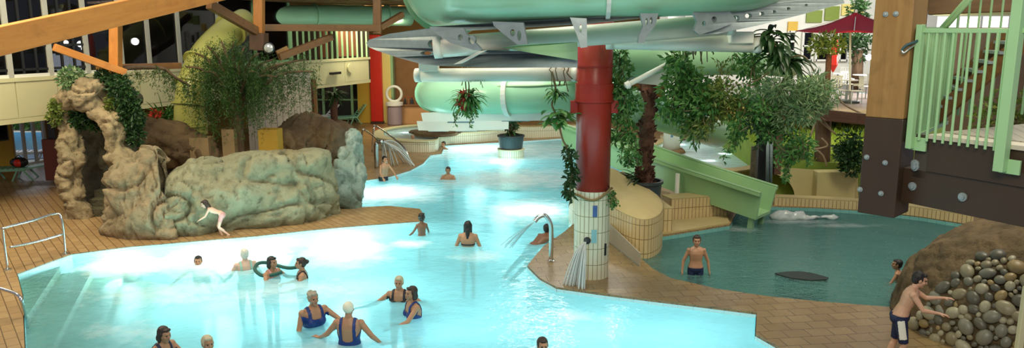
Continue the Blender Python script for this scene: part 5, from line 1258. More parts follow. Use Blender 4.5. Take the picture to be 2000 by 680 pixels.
# tiled pedestal with potted plant in the river
c = P(998, 304); t = thing('tiled_pedestal', 'round ivory tiled pedestal standing in the river', 'plinth', (c.x, c.y, -1.2))
MB().lathe((c.x, c.y, 0), [(.48, -1.2), (.48, .22)], 32, uv=True).build('tiled_side', M['white_tile'], t); MB().lathe((c.x, c.y, 0), [(.5, .22), (.5, .26), (.01, .265)], 32).build('top', M['cream'], t)
t = thing('potted_plant', 'bushy plant in a black tub on the round river pedestal', 'plant', (c.x, c.y, .26)); pc_ = V((c.x, c.y, .26))
MB().lathe(pc_, [(.36, 0), (.42, .03), (.47, .44), (.50, .45), (.50, .5), (.44, .5), (.42, .42)], 28).build('tub', M['slate'], t); MB().lathe(pc_, [(.43, .36), (.43, .40), (.01, .41)], 28).build('soil', M['dirt'], t.children[0])
MB().tube(smoothpath([pc_ + V((0, 0, .4)), pc_ + V((.02, 0, .8)), pc_ + V((0, 0, 1.25))], 4), .09, 8).build('trunk', M['palmbark'], t, smooth=True)
lm = MB(); cloud(lm, pc_ + V((0, 0, 1.0)), (.26, .26, .32), 220, .18, .08)
for k in range(34): a = random.uniform(0, 6.28); lm.blade(pc_ + V((0, 0, .55)), V((math.cos(a), math.sin(a), random.uniform(.1, 1))), random.uniform(.3, .62), .06, 1.4, 4)
lm.build('foliage', M['leafdark'], t)
c = D(1000, 207, 20); t = thing('hanging_planter', 'small dark trough of plants on the slide edge above the potted tub', 'planter', c)
MB().box(c, (.46, .25, .11)).build('trough', M['darkbrown'], t, bevel=.02); m = MB(); cloud(m, c + V((0, 0, .06)), (.22, .12, .05), 50, .08, .04); m.build('foliage', M['leafdark'], t)
# cobbled mound in the lower right
mc = V((8.08, 11.4, 0)); rx_, ry_, rz_ = 1.95, 1.95, 1.62
t = thing('rock_mound', 'large domed mound with cobbles below and earth above at the lower right', 'rock', mc)
m = MB(); m.ell(mc, (rx_, ry_, rz_), None, 36, 24); m.cap(mc + V((1.4, .8, .2)), mc + V((3.2, 1.2, .2)), 1.6, 1.5)
rock('mound_body', M['dirt'], m, .06, .06, 2.2, t, mc)
m = MB(); placed = []
for k in range(14000):
    a = random.uniform(R(186), R(320)); z = random.uniform(.0, .80); ad = math.degrees(a)
    if z > min(.80, (ad - 185) / 22) + .05 * math.sin(a * 9): continue
    rr = math.sqrt(1 - z * z); p = mc + V((rx_ * rr * math.cos(a), ry_ * rr * math.sin(a), rz_ * z)); s_ = random.uniform(.07, .125) if k < 3000 else random.uniform(.035, .07)
    if any((p - q).length < (s_ + r) * .84 for q, r in placed): continue
    placed.append((p, s_)); n = V(((p.x - mc.x) / rx_ ** 2, (p.y - mc.y) / ry_ ** 2, (p.z - mc.z) / rz_ ** 2)).normalized()
    x = n.cross(rnd()).normalized(); m.ell(p + n * .015, (s_ * random.uniform(.95, 1.25), s_ * random.uniform(.8, 1), s_ * .6), Matrix((x, n.cross(x), n)).transposed(), 12, 8)
tc = NT('cobblestone'); g_ = tc.n('ShaderNodeNewGeometry').outputs['Random Per Island']
cc_ = tc.ramp(g_, [(0, (.12, .12, .09)), (.2, (.30, .26, .15)), (.4, (.40, .36, .22)), (.6, (.42, .30, .12)), (.75, (.24, .24, .18)), (.88, (.48, .45, .30)), (1, (.50, .34, .08))], 'CONSTANT')
cn = tc.noise(tc.coord(), 14, 4); cc_ = tc.mix(tc.math('MULTIPLY', cn, .55), cc_, (.12, .10, .06))
m.build('cobblestones', tc.done(tc.bsdf(cc_, .4, 0, tc.bump(cn, .2))), t, smooth=True)
# thin pale post in the right lower corner
c = D(1992, 660, 8.7); tag(MB().bar(at_z(D(1986, 700, 8.8), .0), D(2006, 560, 8.8), .07, .07).build('pale_post', M['cream'], loc=D(1988, 690, 8.8), bevel=.008), 'thin pale upright post at the lower right picture edge', 'post')
# thin dark plate standing for a blurred swirl in the paddling pool
m = MB(); c = P(1566, 541, -.1); ang = R(-12)
pr = [(c.x + a * math.cos(ang) - b * math.sin(ang), c.y + a * math.sin(ang) + b * math.cos(ang)) for a, b in [(-.48, .08), (-.25, .22), (0, .30), (.2, .25), (.48, .02), (.42, -.12), (.15, -.22), (-.2, -.18), (-.4, -.02)]]
o = m.prism(pr, -.14, -.08).build('dark_swirl', plain('dark_swirl_tone', (.02, .03, .025), .5), loc=c, bevel=.03); tag(o, 'dark flat swirl patch breaking the surface of the paddling pool', 'cover')
c = P(1614, 0 + 437, -.08); 
# ---------------------------------------------------------------- furniture and small objects
def lounger(label, loc, rz, back=R(50), mat='green', s=1.0):
    t = thing('sun_lounger', label, 'lounger', loc, 'sun loungers'); t.rotation_euler = (0, 0, 0); o = V(loc); A = Matrix.Rotation(rz, 3, 'Z')
    def pt(x, y, z): return o + A @ V((x, y, z))
    m = MB()
    for x in (-.3, .3): m.bar(pt(x, -.95, .34), pt(x, .35, .34), .05, .06)
    for y in (-.95, .35): m.bar(pt(-.3, y, .34), pt(.3, y, .34), .05, .06)
    m.build('frame', M[mat], t); m = MB()
    for k in range(9): y = -.88 + k * .145; m.bar(pt(-.29, y, .38), pt(.29, y, .38), .11, .025)
    m.build('seat_slats', M[mat], t); m = MB(); q = (math.cos(back) * .75, math.sin(back) * .75)
    for x in (-.3, .3): m.bar(pt(x, .35, .36), pt(x, .35 + q[0], .36 + q[1]), .05, .05)
    for k in range(6): f_ = (k + .6) / 6; m.bar(pt(-.29, .35 + q[0] * f_, .37 + q[1] * f_), pt(.29, .35 + q[0] * f_, .37 + q[1] * f_), .1, .025)
    m.build('backrest', M[mat], t)
    for x in (-.3, .3):
        for y0, y1 in ((-.8, -.95), (-.55, -.35), (.15, 0), (.3, .55)): MB().bar(pt(x, y0, .33), pt(x, y1, 0), .045, .045).build('leg', M[mat], t)
    return t
mg = plain('mint_plastic', (.26, .55, .36), .4); M['mint'] = mg
lounger('mint green sun lounger on the left deck with a red bag', P(30, 351), R(-72), R(8), 'mint')
lounger('mint green sun lounger before the shop with raised backrest', P(680, 243) + V((0, .2, 0)), R(-62), R(52), 'mint')
lounger('white sun lounger half hidden left of the potted palm', P(636, 243) + V((-.3, .4, 0)), R(-60), R(48), 'white')
lounger('white sun lounger outside by the outdoor pool', P(72, 316), R(-70), R(20), 'white')
c = P(30, 351); c = V((D(38, 320, c.y).x, c.y, .40))
t = thing('sports_bag', 'black and red sports bag lying on the left sun lounger', 'bag', c)
m = MB(); m.ell(c + V((0, 0, .14)), (.28, .17, .16)); rock('body', M['black'], m, .025, .02, 4, t, c); m = MB(); m.ell(c + V((.02, -.06, .13)), (.15, .14, .13)); m.build('red_panel', M['red'], t, smooth=True)
MB().tube(smoothpath([c + V((-.12, 0, .26)), c + V((0, -.02, .36)), c + V((.12, 0, .26))], 5), .012, 6).build('handle', M['black'], t)
c = P(106, 362); a = D(92, 352, c.y); b = D(119, 272, c.y); t = thing('wooden_signboard', 'red brown upright board on a short post left of the rock arch', 'board', c)
MB().box(((a.x + b.x) / 2, c.y, (a.z + b.z) / 2), (b.x - a.x, .14, b.z - a.z)).build('board', plain('red_brown_board', (.20, .05, .022), .5), t, bevel=.01); MB().box((D(113, 355, c.y).x, c.y + .02, .15), (.09, .08, .36)).build('post', M['steel'], t)
MB().box((D(114, 340, c.y).x, c.y - .08, D(114, 341, c.y).z), (.09, .02, .13)).build('notice', M['whitepipe'], t)
a = D(92, 262, c.y + .4); MB().box((D(96, 240, c.y).x, c.y + .1, D(96, 250, c.y).z), (.2, .1, .9)).build('upper_panel', M['black'], t)
# potted palm by the storefront
c = P(654, 262); c.y = 30.0; c.x = D(654, 230, 30).x
t = thing('potted_palm', 'dark slender palm in front of the far storefront', 'plant', (c.x, c.y, 0)); MB().lathe((c.x, c.y, 0), [(.2, 0), (.28, .4), (.3, .42), (.25, .42), (.01, .38)], 20).build('pot', M['slate'], t)
MB().tube(smoothpath([V((c.x, c.y, .35)), D(652, 215, 30), D(653, 192, 30)], 4), lambda s_: .12 + .04 * s_, 10).build('trunk', M['palmbark'], t, smooth=True); lm = MB()
for k in range(70): a = random.uniform(0, 6.28); lm.blade(D(653, 190, 30) + rnd(.06), V((math.cos(a), math.sin(a), random.uniform(-.2, 1.5))), random.uniform(.35, .75), .07, 1.8, 5)
lm.build('fronds', M['leafdark'], t)
# round toddler ride / bin by the piers and the counter
c = P(775, 241) + V((0, -.6, 0)); t = thing('litter_bin', 'grey pedestal bin with a round white top by the pale yellow pier', 'bin', c)
MB().lathe(c, [(.33, 0), (.36, .05), (.36, .85), (.30, .9)], 20).build('body', plain('mauve_grey', (.36, .28, .30), .5), t); MB().lathe(c, [(.30, .9), (.42, .95), (.42, 1.1), (.2, 1.14)], 20).build('tray', M['white'], t)
MB().tube([c + V((.36 * math.cos(a), 0, 1.5 + .36 * math.sin(a))) for a in [2 * math.pi * k / 20 for k in range(20)]], .07, 8, closed=True).build('hoop', M['white'], t, smooth=True)
a, b = D(785, 240, 37.5), D(838, 205, 37.5); t = thing('shop_counter', 'long tan counter of the snack shop at the far left', 'counter', ((a.x + b.x) / 2, 37.6, 0))
MB().box(((a.x + b.x) / 2, 37.8, .45), (b.x - a.x, .7, .9)).build('front', plain('counter_tan', (.55, .30, .12), .5), t, bevel=.02); MB().box(((a.x + b.x) / 2, 37.75, .93), (b.x - a.x + .1, .85, .06)).build('top', M['brownwall'], t, bevel=.01)
m = MB(); m.box(((a.x + b.x) / 2 - .3, 38.6, 2.0), (2.3, .1, 4.2)); m.build('back_shelves', M['brownwall'], t)
for k in range(7):
    x = a.x + .15 + k * .17; cc = (x, 37.7, .96); r = .05 + .015 * (k % 3)
    t = thing('bottle', ['dark bottle on the snack shop counter', 'dark bottle on the snack shop counter'][0], 'bottle', cc, 'bottles on the snack counter')
    MB().lathe(cc, [(r, 0), (r, .2), (r * .4, .27), (r * .4, .33)], 10).build('body', M['brownwall'] if k % 2 else M['slate'], t); MB().lathe(cc, [(r * .45, .33), (r * .45, .36)], 10).build('cap', M['red'], t)
# terrace: umbrella, little trees, tables and chairs
ub = D(1660, 200, 27); ub.z = TZ; t = thing('parasol', 'big crimson parasol on the upper terrace at right', 'umbrella', ub)
MB().cyl(ub, D(1661, 26, 27), .035).build('pole', M['white'], t, smooth=True); apex = D(1672, 25, 27); rim = []
for x, y, d_ in [(1554, 61, 27), (1668, 63, 25.0), (1790, 61, 27), (1668, 58.5, 29)]: rim.append(D(x, y, d_))
m = MB(); n_ = 6
for k in range(4):
    p, q = rim[k], rim[(k + 1) % 4]; vs = []; 
    for i in range(n_ + 1):
        s_ = i / n_; e0_, e1_ = apex.lerp(p, s_), apex.lerp(q, s_); 
        vs += [e0_.lerp(e1_, j / 4) + V((0, 0, -.10 * math.sin(math.pi * s_) - .05 * math.sin(math.pi * j / 4) * s_)) for j in range(5)]
    m.add(vs, [(i * 5 + j, i * 5 + j + 1, i * 5 + j + 6, i * 5 + j + 5) for i in range(n_) for j in range(4)])
o = m.build('canopy', M['umbrella'], t, smooth=True); md = o.modifiers.new('thick', 'SOLIDIFY'); md.thickness = .02
m = MB(); mid = V((ub.x, ub.y, 4.3))
for p in rim: m.cyl(apex + V((0, 0, -.05)), p + V((0, 0, -.02)), .014, n=6)
m.build('ribs', M['white'], o); MB().lathe(ub, [(.32, 0), (.32, .08), (.06, .1)], 20).build('base', M['slate'], t); MB().ell(apex + V((0, 0, .05)), (.05, .05, .07)).build('finial', M['white'], o)
for lab, x, ytop, d, r in [('small ficus tree left of the parasol pole on the terrace', 1619, 86, 25.6, .5), ('dark narrow tree behind the parasol on the terrace', 1676, 78, 32, .5)]:
    b_ = D(x, 140, d); b_.z = TZ; t = thing('indoor_tree', lab, 'tree', b_); MB().tube([b_, D(x, ytop + 20, d)], .09 if d < 30 else .22, 10).build('trunk', M['palmbark'] if d < 30 else M['bark'], t, smooth=True)
    lm = MB(); cloud(lm, D(x - 4, ytop, d), (r * 1.2, r, r * .75), 520, .16, .08); 
    if d > 30: cloud(lm, D(x, 20, d), (.4, .4, .5), 300, .2, .09); cloud(lm, D(x, 100, d), (.35, .35, .6), 200, .2, .09)
    lm.build('foliage', M['leafolive'] if d < 30 else M['leafdark'], t)
def bistro_table(c, lab):
    t = thing('bistro_table', lab, 'table', c, 'terrace tables'); MB().lathe(c, [(.38, .72), (.38, .75), (.01, .755)], 20).build('tabletop', M['white'], t); MB().cyl(c + V((0, 0, .02)), c + V((0, 0, .72)), .03).build('column', M['steel'], t); MB().lathe(c, [(.24, 0), (.22, .03), (.04, .05)], 16).build('foot', M['steel'], t); return t
def mkchair(c, lab):
    t = thing('terrace_chair', lab, 'chair', c, 'terrace chairs')
    MB().box(c + V((0, 0, .44)), (.42, .42, .03)).build('seat', M['white'], t, bevel=.01); m = MB()
    for k in range(4): m.box(c + V((-.15 + .1 * k, .2, .7)), (.05, .02, .4))
    m.box(c + V((0, .2, .9)), (.42, .03, .06)); m.build('backrest', M['white'], t)
    for x in (-.18, .18):
        for y in (-.18, .18): MB().cyl(c + V((x, y, 0)), c + V((x * .95, y * .95, .43)), .016, n=8).build('leg', M['steel'], t)
    for x in (-.21, .21): MB().bar(c + V((x, -.15, .64)), c + V((x, .2, .66)), .04, .025).build('armrest', M['white'], t)
    return t
tb = None; ch = None
for i, (x, y, lab) in enumerate([(1652, 196, 'white round table under the parasol nearest the terrace edge'), (1682, 182, 'white round table next to the massive wooden post'), (1634, 178, 'white round table beside the small ficus tree')]):
    c = P(x, y, TZ); tb = bistro_table(c, lab) if i == 0 else dup(tb, c, 0, lab)
    tb['label'] = lab
for i, (x, y, rz, lab) in enumerate([(1636, 200, 90, 'white terrace chair at the left of the front table'), (1668, 202, -90, 'white terrace chair at the right of the front table'), (1652, 186, 0, 'white terrace chair behind the front table'), (1690, 192, 200, 'white terrace chair touching the massive post'),
                                     (1672, 176, 60, 'white terrace chair beyond the table by the post'), (1622, 184, 100, 'white terrace chair left of the ficus table'), (1644, 172, -40, 'white terrace chair right of the ficus table')]):
    c = P(x, y, TZ)
    if i == 0: ch = mkchair(c, lab); ch.rotation_euler = (0, 0, 0)
    else: dup(ch, c, R(rz), lab)
c = D(1629, 112, 30); c.z = TZ; t = thing('red_cloth', 'tiny red folded parasol standing behind the ficus tree', 'umbrella', c); MB().lathe(c, [(.02, .9), (.16, 1.2), (.12, 2.0), (.02, 2.5)], 10).build('folded_canopy', M['red'], t); MB().cyl(c, c + V((0, 0, 2.6)), .03).build('pole', M['white'], t)
# ---------------------------------------------------------------- people
SK = {'light': skinmat('skin_light', (.62, .36, .23)), 'tan': skinmat('skin_tan', (.46, .24, .13)), 'dark': skinmat('skin_brown', (.24, .11, .06)), 'pale': skinmat('skin_pale', (.72, .48, .36))}
HAIR = {k: plain('hair_' + k, c, .45, var=.3, nsc=30, bump=.25) for k, c in {'black': (.012, .009, .007), 'brown': (.035, .018, .010), 'grey': (.38, .34, .24), 'blond': (.55, .47, .30), 'white': (.72, .68, .58)}.items()}
M['cap'] = plain('white_swim_cap', (.82, .80, .62), .4, var=.04)
M['eye'] = plain('eye_dark', (.02, .015, .012), .2)
M['lips'] = plain('lips', (.38, .13, .10), .5)
CLOTH = {'navy': M['navy'], 'blue': M['blue'], 'black': plain('black_swim_cloth', (.012, .013, .02), .55), 'mint': plain('mint_swim_cloth', (.35, .62, .52), .6), 'pink': plain('pink_swim_cloth', (.62, .30, .28), .6)}
TR = [(-.10, .10, .085), (-.04, .165, .112), (.04, .170, .115), (.12, .148, .100), (.19, .136, .094), (.28, .152, .108), (.37, .168, .114), (.44, .165, .098), (.485, .125, .075), (.515, .068, .060)]
def tr_at(z):
    for (a, b) in zip(TR, TR[1:]):
        if a[0] <= z <= b[0]:
            s_ = (z - a[0]) / (b[0] - a[0]); return a[1] + (b[1] - a[1]) * s_, a[2] + (b[2] - a[2]) * s_
    return (TR[0][1], TR[0][2]) if z < TR[0][0] else (TR[-1][1], TR[-1][2])
def rx(a): return Matrix.Rotation(a, 3, 'X')
def rzm(a): return Matrix.Rotation(a, 3, 'Z')
def human(label, hpx, zh, face, S=1.0, HS=1.0, lean=0.0, twist=0.0, side=0.0, hyaw=0.0, hpitch=0.0, armR=None, armL=None, legR=None, legL=None, skin='tan', hair=('short', 'brown'), suit=('onepiece', 'navy'), fat=1.0, bust=0.0, vox=.0105, at=None, cat='person', group=None):
    yaw = math.atan2(-face[0], face[1]); RZ = rzm(yaw)
    Ru = Matrix.Rotation(side, 3, 'Y') @ rx(-lean) @ rzm(twist)
    def up(q):   # torso frame -> body frame, bending gradually
        f_ = max(0.0, min(1.0, (q.z + .05) / .28)); f_ = f_ * f_ * (3 - 2 * f_)
        Rr = Matrix.Rotation(side * f_, 3, 'Y') @ rx(-lean * f_) @ rzm(twist * f_); return Rr @ q
    m = MB(); n = 18
    rings = []
    for z, a, b in TR:
        a *= fat; b *= fat ** 1.15
        ring = []
        for k in range(n):
            w = 2 * math.pi * k / n; c_, s_ = math.cos(w), math.sin(w)
            ring.append(up(V((a * math.copysign(abs(c_) ** .85, c_), b * math.copysign(abs(s_) ** .85, s_), z))))
        rings.append(ring)
    m.loft(rings)
    if bust:
        for sx in (-1, 1): m.ell(up(V((sx * .075 * fat, .085 * fat, .30))), (.066 * bust, .062 * bust, .066 * bust))
    for sx in (-1, 1): m.ell(up(V((sx * .075, -.065 * fat, -.03))), (.085 * fat, .075 * fat, .09))
    neck0 = up(V((0, -.005, .50))); Rh = rzm(hyaw) @ rx(-hpitch)
    nd = (Ru @ V((0, .02, 1)) * .6 + Rh @ V((0, .1, 1)) * .4).normalized()
    neck1 = neck0 + nd * .052
    m.cap(neck0 - nd * .03, neck1 + nd * .03, .060, .053)
    for sx in (-1, 1): m.cap(neck0 + nd * .015 + Ru @ V((sx * .03, -.012, 0)), up(V((sx * .135 * fat, -.008, .462))), .040, .036)
    hc = neck1 + Rh @ V((0, .022, .105)) * HS
    def H(x, y, z): return hc + Rh @ (V((x, y, z)) * HS)
    m.ell(H(0, -.012, .028), (.074 * HS, .092 * HS, .088 * HS), Rh); m.ell(H(0, .018, -.03), (.060 * HS, .070 * HS, .085 * HS), Rh)
    m.ell(H(0, .055, -.085), (.030 * HS, .028 * HS, .026 * HS), Rh)
    m.cap(H(0, .083, .018), H(0, .104, -.022), .010 * HS, .015 * HS); m.ell(H(0, .078, .036), (.05 * HS, .016 * HS, .013 * HS), Rh)
    m.ell(H(0, .083, -.052), (.024 * HS, .012 * HS, .011 * HS), Rh)
    for sx in (-1, 1):
        m.ell(H(sx * .074, -.005, 0), (.013 * HS, .022 * HS, .034 * HS), Rh); m.ell(H(sx * .04, .062, -.02), (.022 * HS, .02 * HS, .02 * HS), Rh)
    # arms
    sh = {}
    for sx, arm in ((1, armR), (-1, armL)):
        s0 = up(V((sx * .165 * fat, 0, .445))); sh[sx] = s0
        el, wr = arm[0], arm[1]
        el = s0 + V(el); wr = el + V(wr); fr = fat ** .8
        m.ell(s0, (.056 * fr, .056 * fr, .056 * fr)); m.cap(s0, el, .048 * fr, .037 * fr); m.cap(s0.lerp(el, .25), s0.lerp(el, .7), .047 * fr, .040 * fr)
        m.cap(el, wr, .037 * fr, .024); m.cap(el.lerp(wr, .1), el.lerp(wr, .5), .038 * fr, .032)
        d = (wr - el).normalized()
        if len(arm) > 2: d = V(arm[2]).normalized()
        pn = V((0, 0, -1)) if abs(d.z) < .75 else V((-sx, 0, 0)); x = d.cross(pn).normalized(); pn = x.cross(d)   # pn: palm side
        x *= 1 if x.dot(V((0, 1, 0.01))) > 0 else -1
        Mh = Matrix((x, d, pn)).transposed(); pc = wr + d * .05
        m.cap(wr - d * .005, wr + d * .02, .024, .026); m.ell(pc, (.040, .052, .016), Mh)
        for k, (o_, L_) in enumerate(((-.031, .060), (-.0105, .076), (.0105, .080), (.031, .070))):
            b0 = pc + x * o_ + d * .036; d1 = (d + x * o_ * 4 + pn * .12).normalized(); b1 = b0 + d1 * L_ * .5; b2 = b1 + (d1 + pn * .55).normalized() * L_ * .5
            m.cap(b0, b1, .0100, .0092); m.cap(b1, b2, .0092, .0078)
        t0 = pc + x * .030 - d * .022; t1 = t0 + (x * .9 + d * .55 + pn * .2).normalized() * .038; t2 = t1 + (x * .35 + d * .9 + pn * .2).normalized() * .030
        m.cap(t0, t1, .0125, .011); m.cap(t1, t2, .011, .009)
    # legs
    hips = {}; thighs = []
    for sx, leg in ((1, legR), (-1, legL)):
        leg = leg or ((sx * .02, .03, -.43), (0, -.03, -.42)); h0 = V((sx * .088 * fat, 0, -.045)); kn = h0 + V(leg[0]); an = kn + V(leg[1])
        thighs.append((h0, kn)); m.cap(h0, kn, .088 * fat, .056 * fat ** .5); m.cap(kn, an, .054, .036); sd = (an - kn).normalized(); bk = V((0, -.03, 0)) if abs(sd.z) > .5 else V((0, 0, .03))
        m.cap(kn.lerp(an, .2) + bk * .6, kn.lerp(an, .45) + bk * .7, .047, .044)
        fd = V(leg[2]).normalized() if len(leg) > 2 else V((sx * .2, 1, -.12)).normalized()
        m.cap(an - fd * .045 + V((0, 0, -.045)), an + fd * .03 + V((0, 0, -.035)), .034, .038); m.cap(an + fd * .03 + V((0, 0, -.038)), an + fd * .14 + V((0, 0, -.055)), .040, .026)
        for k in range(5): xs = fd.cross(V((0, 0, 1))).normalized() * (.034 - .017 * k) * 1; q = an + fd * .145 + V((0, 0, -.06)) + xs; m.cap(q, q + fd * .03, .011, .009)
    off = RZ @ (hc * S); base = at if at is not None else P(hpx[0], hpx[1], zh); loc = base - off
    rt = thing('person', label, cat, loc, group); rt.rotation_euler = (0, 0, yaw); rt.scale = (S, S, S)
    def child(name, me, mat, smooth=True):
        me.materials.clear(); me.materials.append(mat); o = bpy.data.objects.new(name, me); COL.objects.link(o); o.parent = rt
        for p in me.polygons: p.use_smooth = True
        return o
    me = remesh(m, vox, 3, .5); child('body', me, SK[skin])
    # clothing follows the body surface
    iu = Ru.inverted()
    def q_of(p):
        f_ = 1.0 if p.z > .12 else max(0, (p.z + .05) / .17); return Ru.inverted().lerp(Matrix.Identity(3), 1 - f_) @ p if lean < .6 else iu @ p
    def clothes(name, pred, mat, d_=.007):
        bm = bmesh.new(); bm.from_mesh(me); bm.normal_update()
        kill = [f for f in bm.faces if not pred(f.calc_center_median())]; bmesh.ops.delete(bm, geom=kill, context='FACES')
        if not bm.faces: bm.free(); return
        nn = {v: v.normal.copy() for v in bm.verts}
        for v in bm.verts: v.co = v.co + nn[v] * d_
        bmesh.ops.smooth_vert(bm, verts=[v for v in bm.verts if v.is_boundary], factor=.5, use_axis_x=True, use_axis_y=True, use_axis_z=True)
        m2 = bpy.data.meshes.new(name); bm.to_mesh(m2); bm.free(); o = child(name, m2, mat); sd = o.modifiers.new('t', 'SOLIDIFY'); sd.thickness = .006; sd.offset = 0
    def in_torso(q, k=1.3):
        a, b = tr_at(min(.5, q.z)); return (q.x / (a * fat * 1.12)) ** 2 + (q.y / (b * fat * 1.25 + .045 * bust)) ** 2 < k
    kind, colr = suit
    if kind == 'onepiece':
        def pred(p):
            q = q_of(p); ax = abs(q.x) / fat
            if q.z > .53 or not in_torso(q): return False
            if q.z < .02: return q.z > -.13 + max(0, ax - .06) * .75 and q.z > -.15
            strap = .072 < ax < .112
            if q.y > 0: return q.z < .345 + .5 * max(0, ax - .03) if not strap else q.z < .53
            return q.z < .17 + 6 * ax * ax or strap if q.z < .33 else strap
        clothes('swimsuit', pred, CLOTH[colr])
    elif kind == 'bikini':
        def pred(p):
            q = q_of(p); 
            if not in_torso(q): return False
            return (.255 < q.z < .285 if q.y < .03 else .24 < q.z < .345 and abs(q.x) > .01) 
        clothes('bikini_top', pred, CLOTH[colr]); clothes('bikini_bottom', lambda p: -.14 + max(0, abs(p.x) - .05) * .7 < p.z < .01 and in_torso(V((p.x, p.y, max(-.1, p.z))), 1.5), CLOTH[colr])
    elif kind in ('trunks', 'shorts'):
        lim = .5 if kind == 'trunks' else .92
        def pred(p):
            if p.z > .03 and lean < .9: return False
            if lean >= .9 and (iu @ p).z > .03: return False
            if -.12 < p.z <= .03 and in_torso(V((p.x, p.y, max(-.04, p.z))), 1.6): return True
            for h0, kn in thighs:
                d_ = kn - h0; t_ = (p - h0).dot(d_) / d_.length_squared
                if -.3 < t_ < lim and (p - h0 - d_ * t_).length < .13 * fat: return True
            return False
        clothes('shorts' if kind == 'shorts' else 'swim_trunks', pred, CLOTH[colr], .012 if kind == 'shorts' else .008)
        if kind == 'shorts':
            def pr2(p):
                h0, kn = thighs[0]; d_ = kn - h0; t_ = (p - h0).dot(d_) / d_.length_squared
                r = p - h0 - d_ * t_; return 0.0 < t_ < .75 and r.length < .13 and abs(r.y) < .045 and r.x > .03
            clothes('side_panel', pr2, M['whitepipe'], .018)
    # hair
    hk, hcol = hair; hm = MB()
    if hk == 'cap':
        hm.ell(H(0, -.022, .036), (.083 * HS, .098 * HS, .094 * HS), Rh, 24, 16); hmat = M['cap']; nm = 'swim_cap'
    else:
        nm = 'hair'; hmat = HAIR[hcol]
        hm.ell(H(0, -.028, .040), (.083 * HS, .090 * HS, .088 * HS), Rh); hm.ell(H(0, -.045, .0), (.078 * HS, .066 * HS, .08 * HS), Rh)
        for sx in (-1, 1): hm.ell(H(sx * .058, -.012, .022), (.026 * HS, .045 * HS, .05 * HS), Rh)
        hm.ell(H(0, .050, .088), (.055 * HS, .03 * HS, .026 * HS), Rh)
        if hk == 'bob':
            hm.ell(H(0, -.055, -.055), (.086 * HS, .06 * HS, .085 * HS), Rh)
            for sx in (-1, 1): hm.cap(H(sx * .07, -.005, .03), H(sx * .072, -.012, -.09), .026 * HS, .022 * HS)
        if hk == 'long':
            hm.ell(H(0, -.06, -.05), (.08 * HS, .055 * HS, .09 * HS), Rh); hm.cap(H(0, -.07, -.07), H(0, -.10, -.24), .06 * HS, .03 * HS)
            for sx in (-1, 1): hm.cap(H(sx * .068, -.015, .03), H(sx * .075, -.03, -.14), .026 * HS, .02 * HS)
        if hk == 'bun': hm.ell(H(0, -.125, .03), (.045 * HS, .04 * HS, .045 * HS), Rh)
        if hk == 'tail': hm.cap(H(0, -.11, .05), H(.07, -.17, .06), .035 * HS, .028 * HS); hm.cap(H(.07, -.17, .06), H(.12, -.22, -.04), .028 * HS, .012 * HS)
        if hk == 'curly':
            for _ in range(26):
                a = random.uniform(0, 6.28); e_ = random.uniform(-.1, 1.3); hm.ell(H(.075 * math.cos(a) * math.cos(e_), -.03 + .085 * math.sin(a) * math.cos(e_) - .01, .04 + .08 * math.sin(e_)), (.026 * HS,) * 3, None, 8, 6)
    hme = remesh(hm, .009, 1)
    if hk != 'cap':
        for v in hme.vertices:
            k_ = noise.noise(V((v.co.x * 40, v.co.y * 40, v.co.z * 12))); v.co = v.co + v.normal * .005 * k_
    child(nm, hme, hmat)
    for sx in (-1, 1):
        e = MB(); e.ell(H(sx * .031, .078, .012), (.0125 * HS, .008 * HS, .008 * HS), Rh, 10, 6); child('eye', e.mesh('eye'), M['eye'])
    e = MB(); e.ell(H(0, .0925, -.052), (.022 * HS, .006 * HS, .007 * HS), Rh, 10, 6); child('mouth', e.mesh('mouth'), M['lips'])
    return rt
DN = ((.05, -.02, -.28), (.02, .06, -.25))
def dn(sx, out=.06, fw=.0): return ((sx * out, fw - .02, -.28), (sx * .03, .06 + fw, -.24))
human('elderly woman in a white swim cap and blue swimsuit seen from behind', (681, 604), .45, (.05, 1), .97, 1, hyaw=-.05, armR=((.17, -.02, -.20), (.13, .10, -.17), (.9, .4, 0)), armL=((-.17, .02, -.20), (-.16, .14, -.12), (-.8, .5, .1)), skin='tan', hair=('cap', 'white'), suit=('onepiece', 'blue'), fat=1.12, bust=.9)
human('grey haired woman in a blue swimsuit reaching out towards the white capped swimmer', (612, 584), .37, (.62, -.75), .97, 1, lean=.06, armR=((.10, .06, -.26), (-.02, .24, -.10), (.2, 1, -.1)), armL=((-.13, .18, -.13), (-.02, .27, -.04), (.0, 1, -.1)), skin='tan', hair=('curly', 'grey'), suit=('onepiece', 'blue'), fat=1.16, bust=1.1)
human('grey blond woman in a dark swimsuit with both arms spread on the water', (779, 553), .235, (-.05, -1), .97, 1, armR=((.23, .06, -.16), (.22, .12, -.03), (1, .4, 0)), armL=((-.23, .05, -.16), (-.20, .14, -.02), (-1, .5, 0)), skin='tan', hair=('short', 'blond'), suit=('onepiece', 'black'), fat=1.08, bust=1)
human('dark haired woman in a navy and blue swimsuit turned to the left', (803, 573), .32, (-.85, -.45), .97, 1, lean=.08, hyaw=.15, armR=((.12, -.03, -.26), (.02, .18, -.17)), armL=((-.09, .2, -.18), (.02, .25, -.07), (0, 1, 0)), skin='tan', hair=('bob', 'brown'), suit=('onepiece', 'blue'), fat=1.06, bust=1)
n1 = human('dark haired woman leaning on a green pool noodle', (532, 513), .20, (.85, -.4), .97, 1, lean=.12, armR=((.14, .12, -.16), (.0, .25, .06), (0, 1, 0)), armL=((-.14, .12, -.16), (.02, .26, .06), (0, 1, 0)), skin='tan', hair=('bob', 'black'), suit=('onepiece', 'pink'), bust=1)
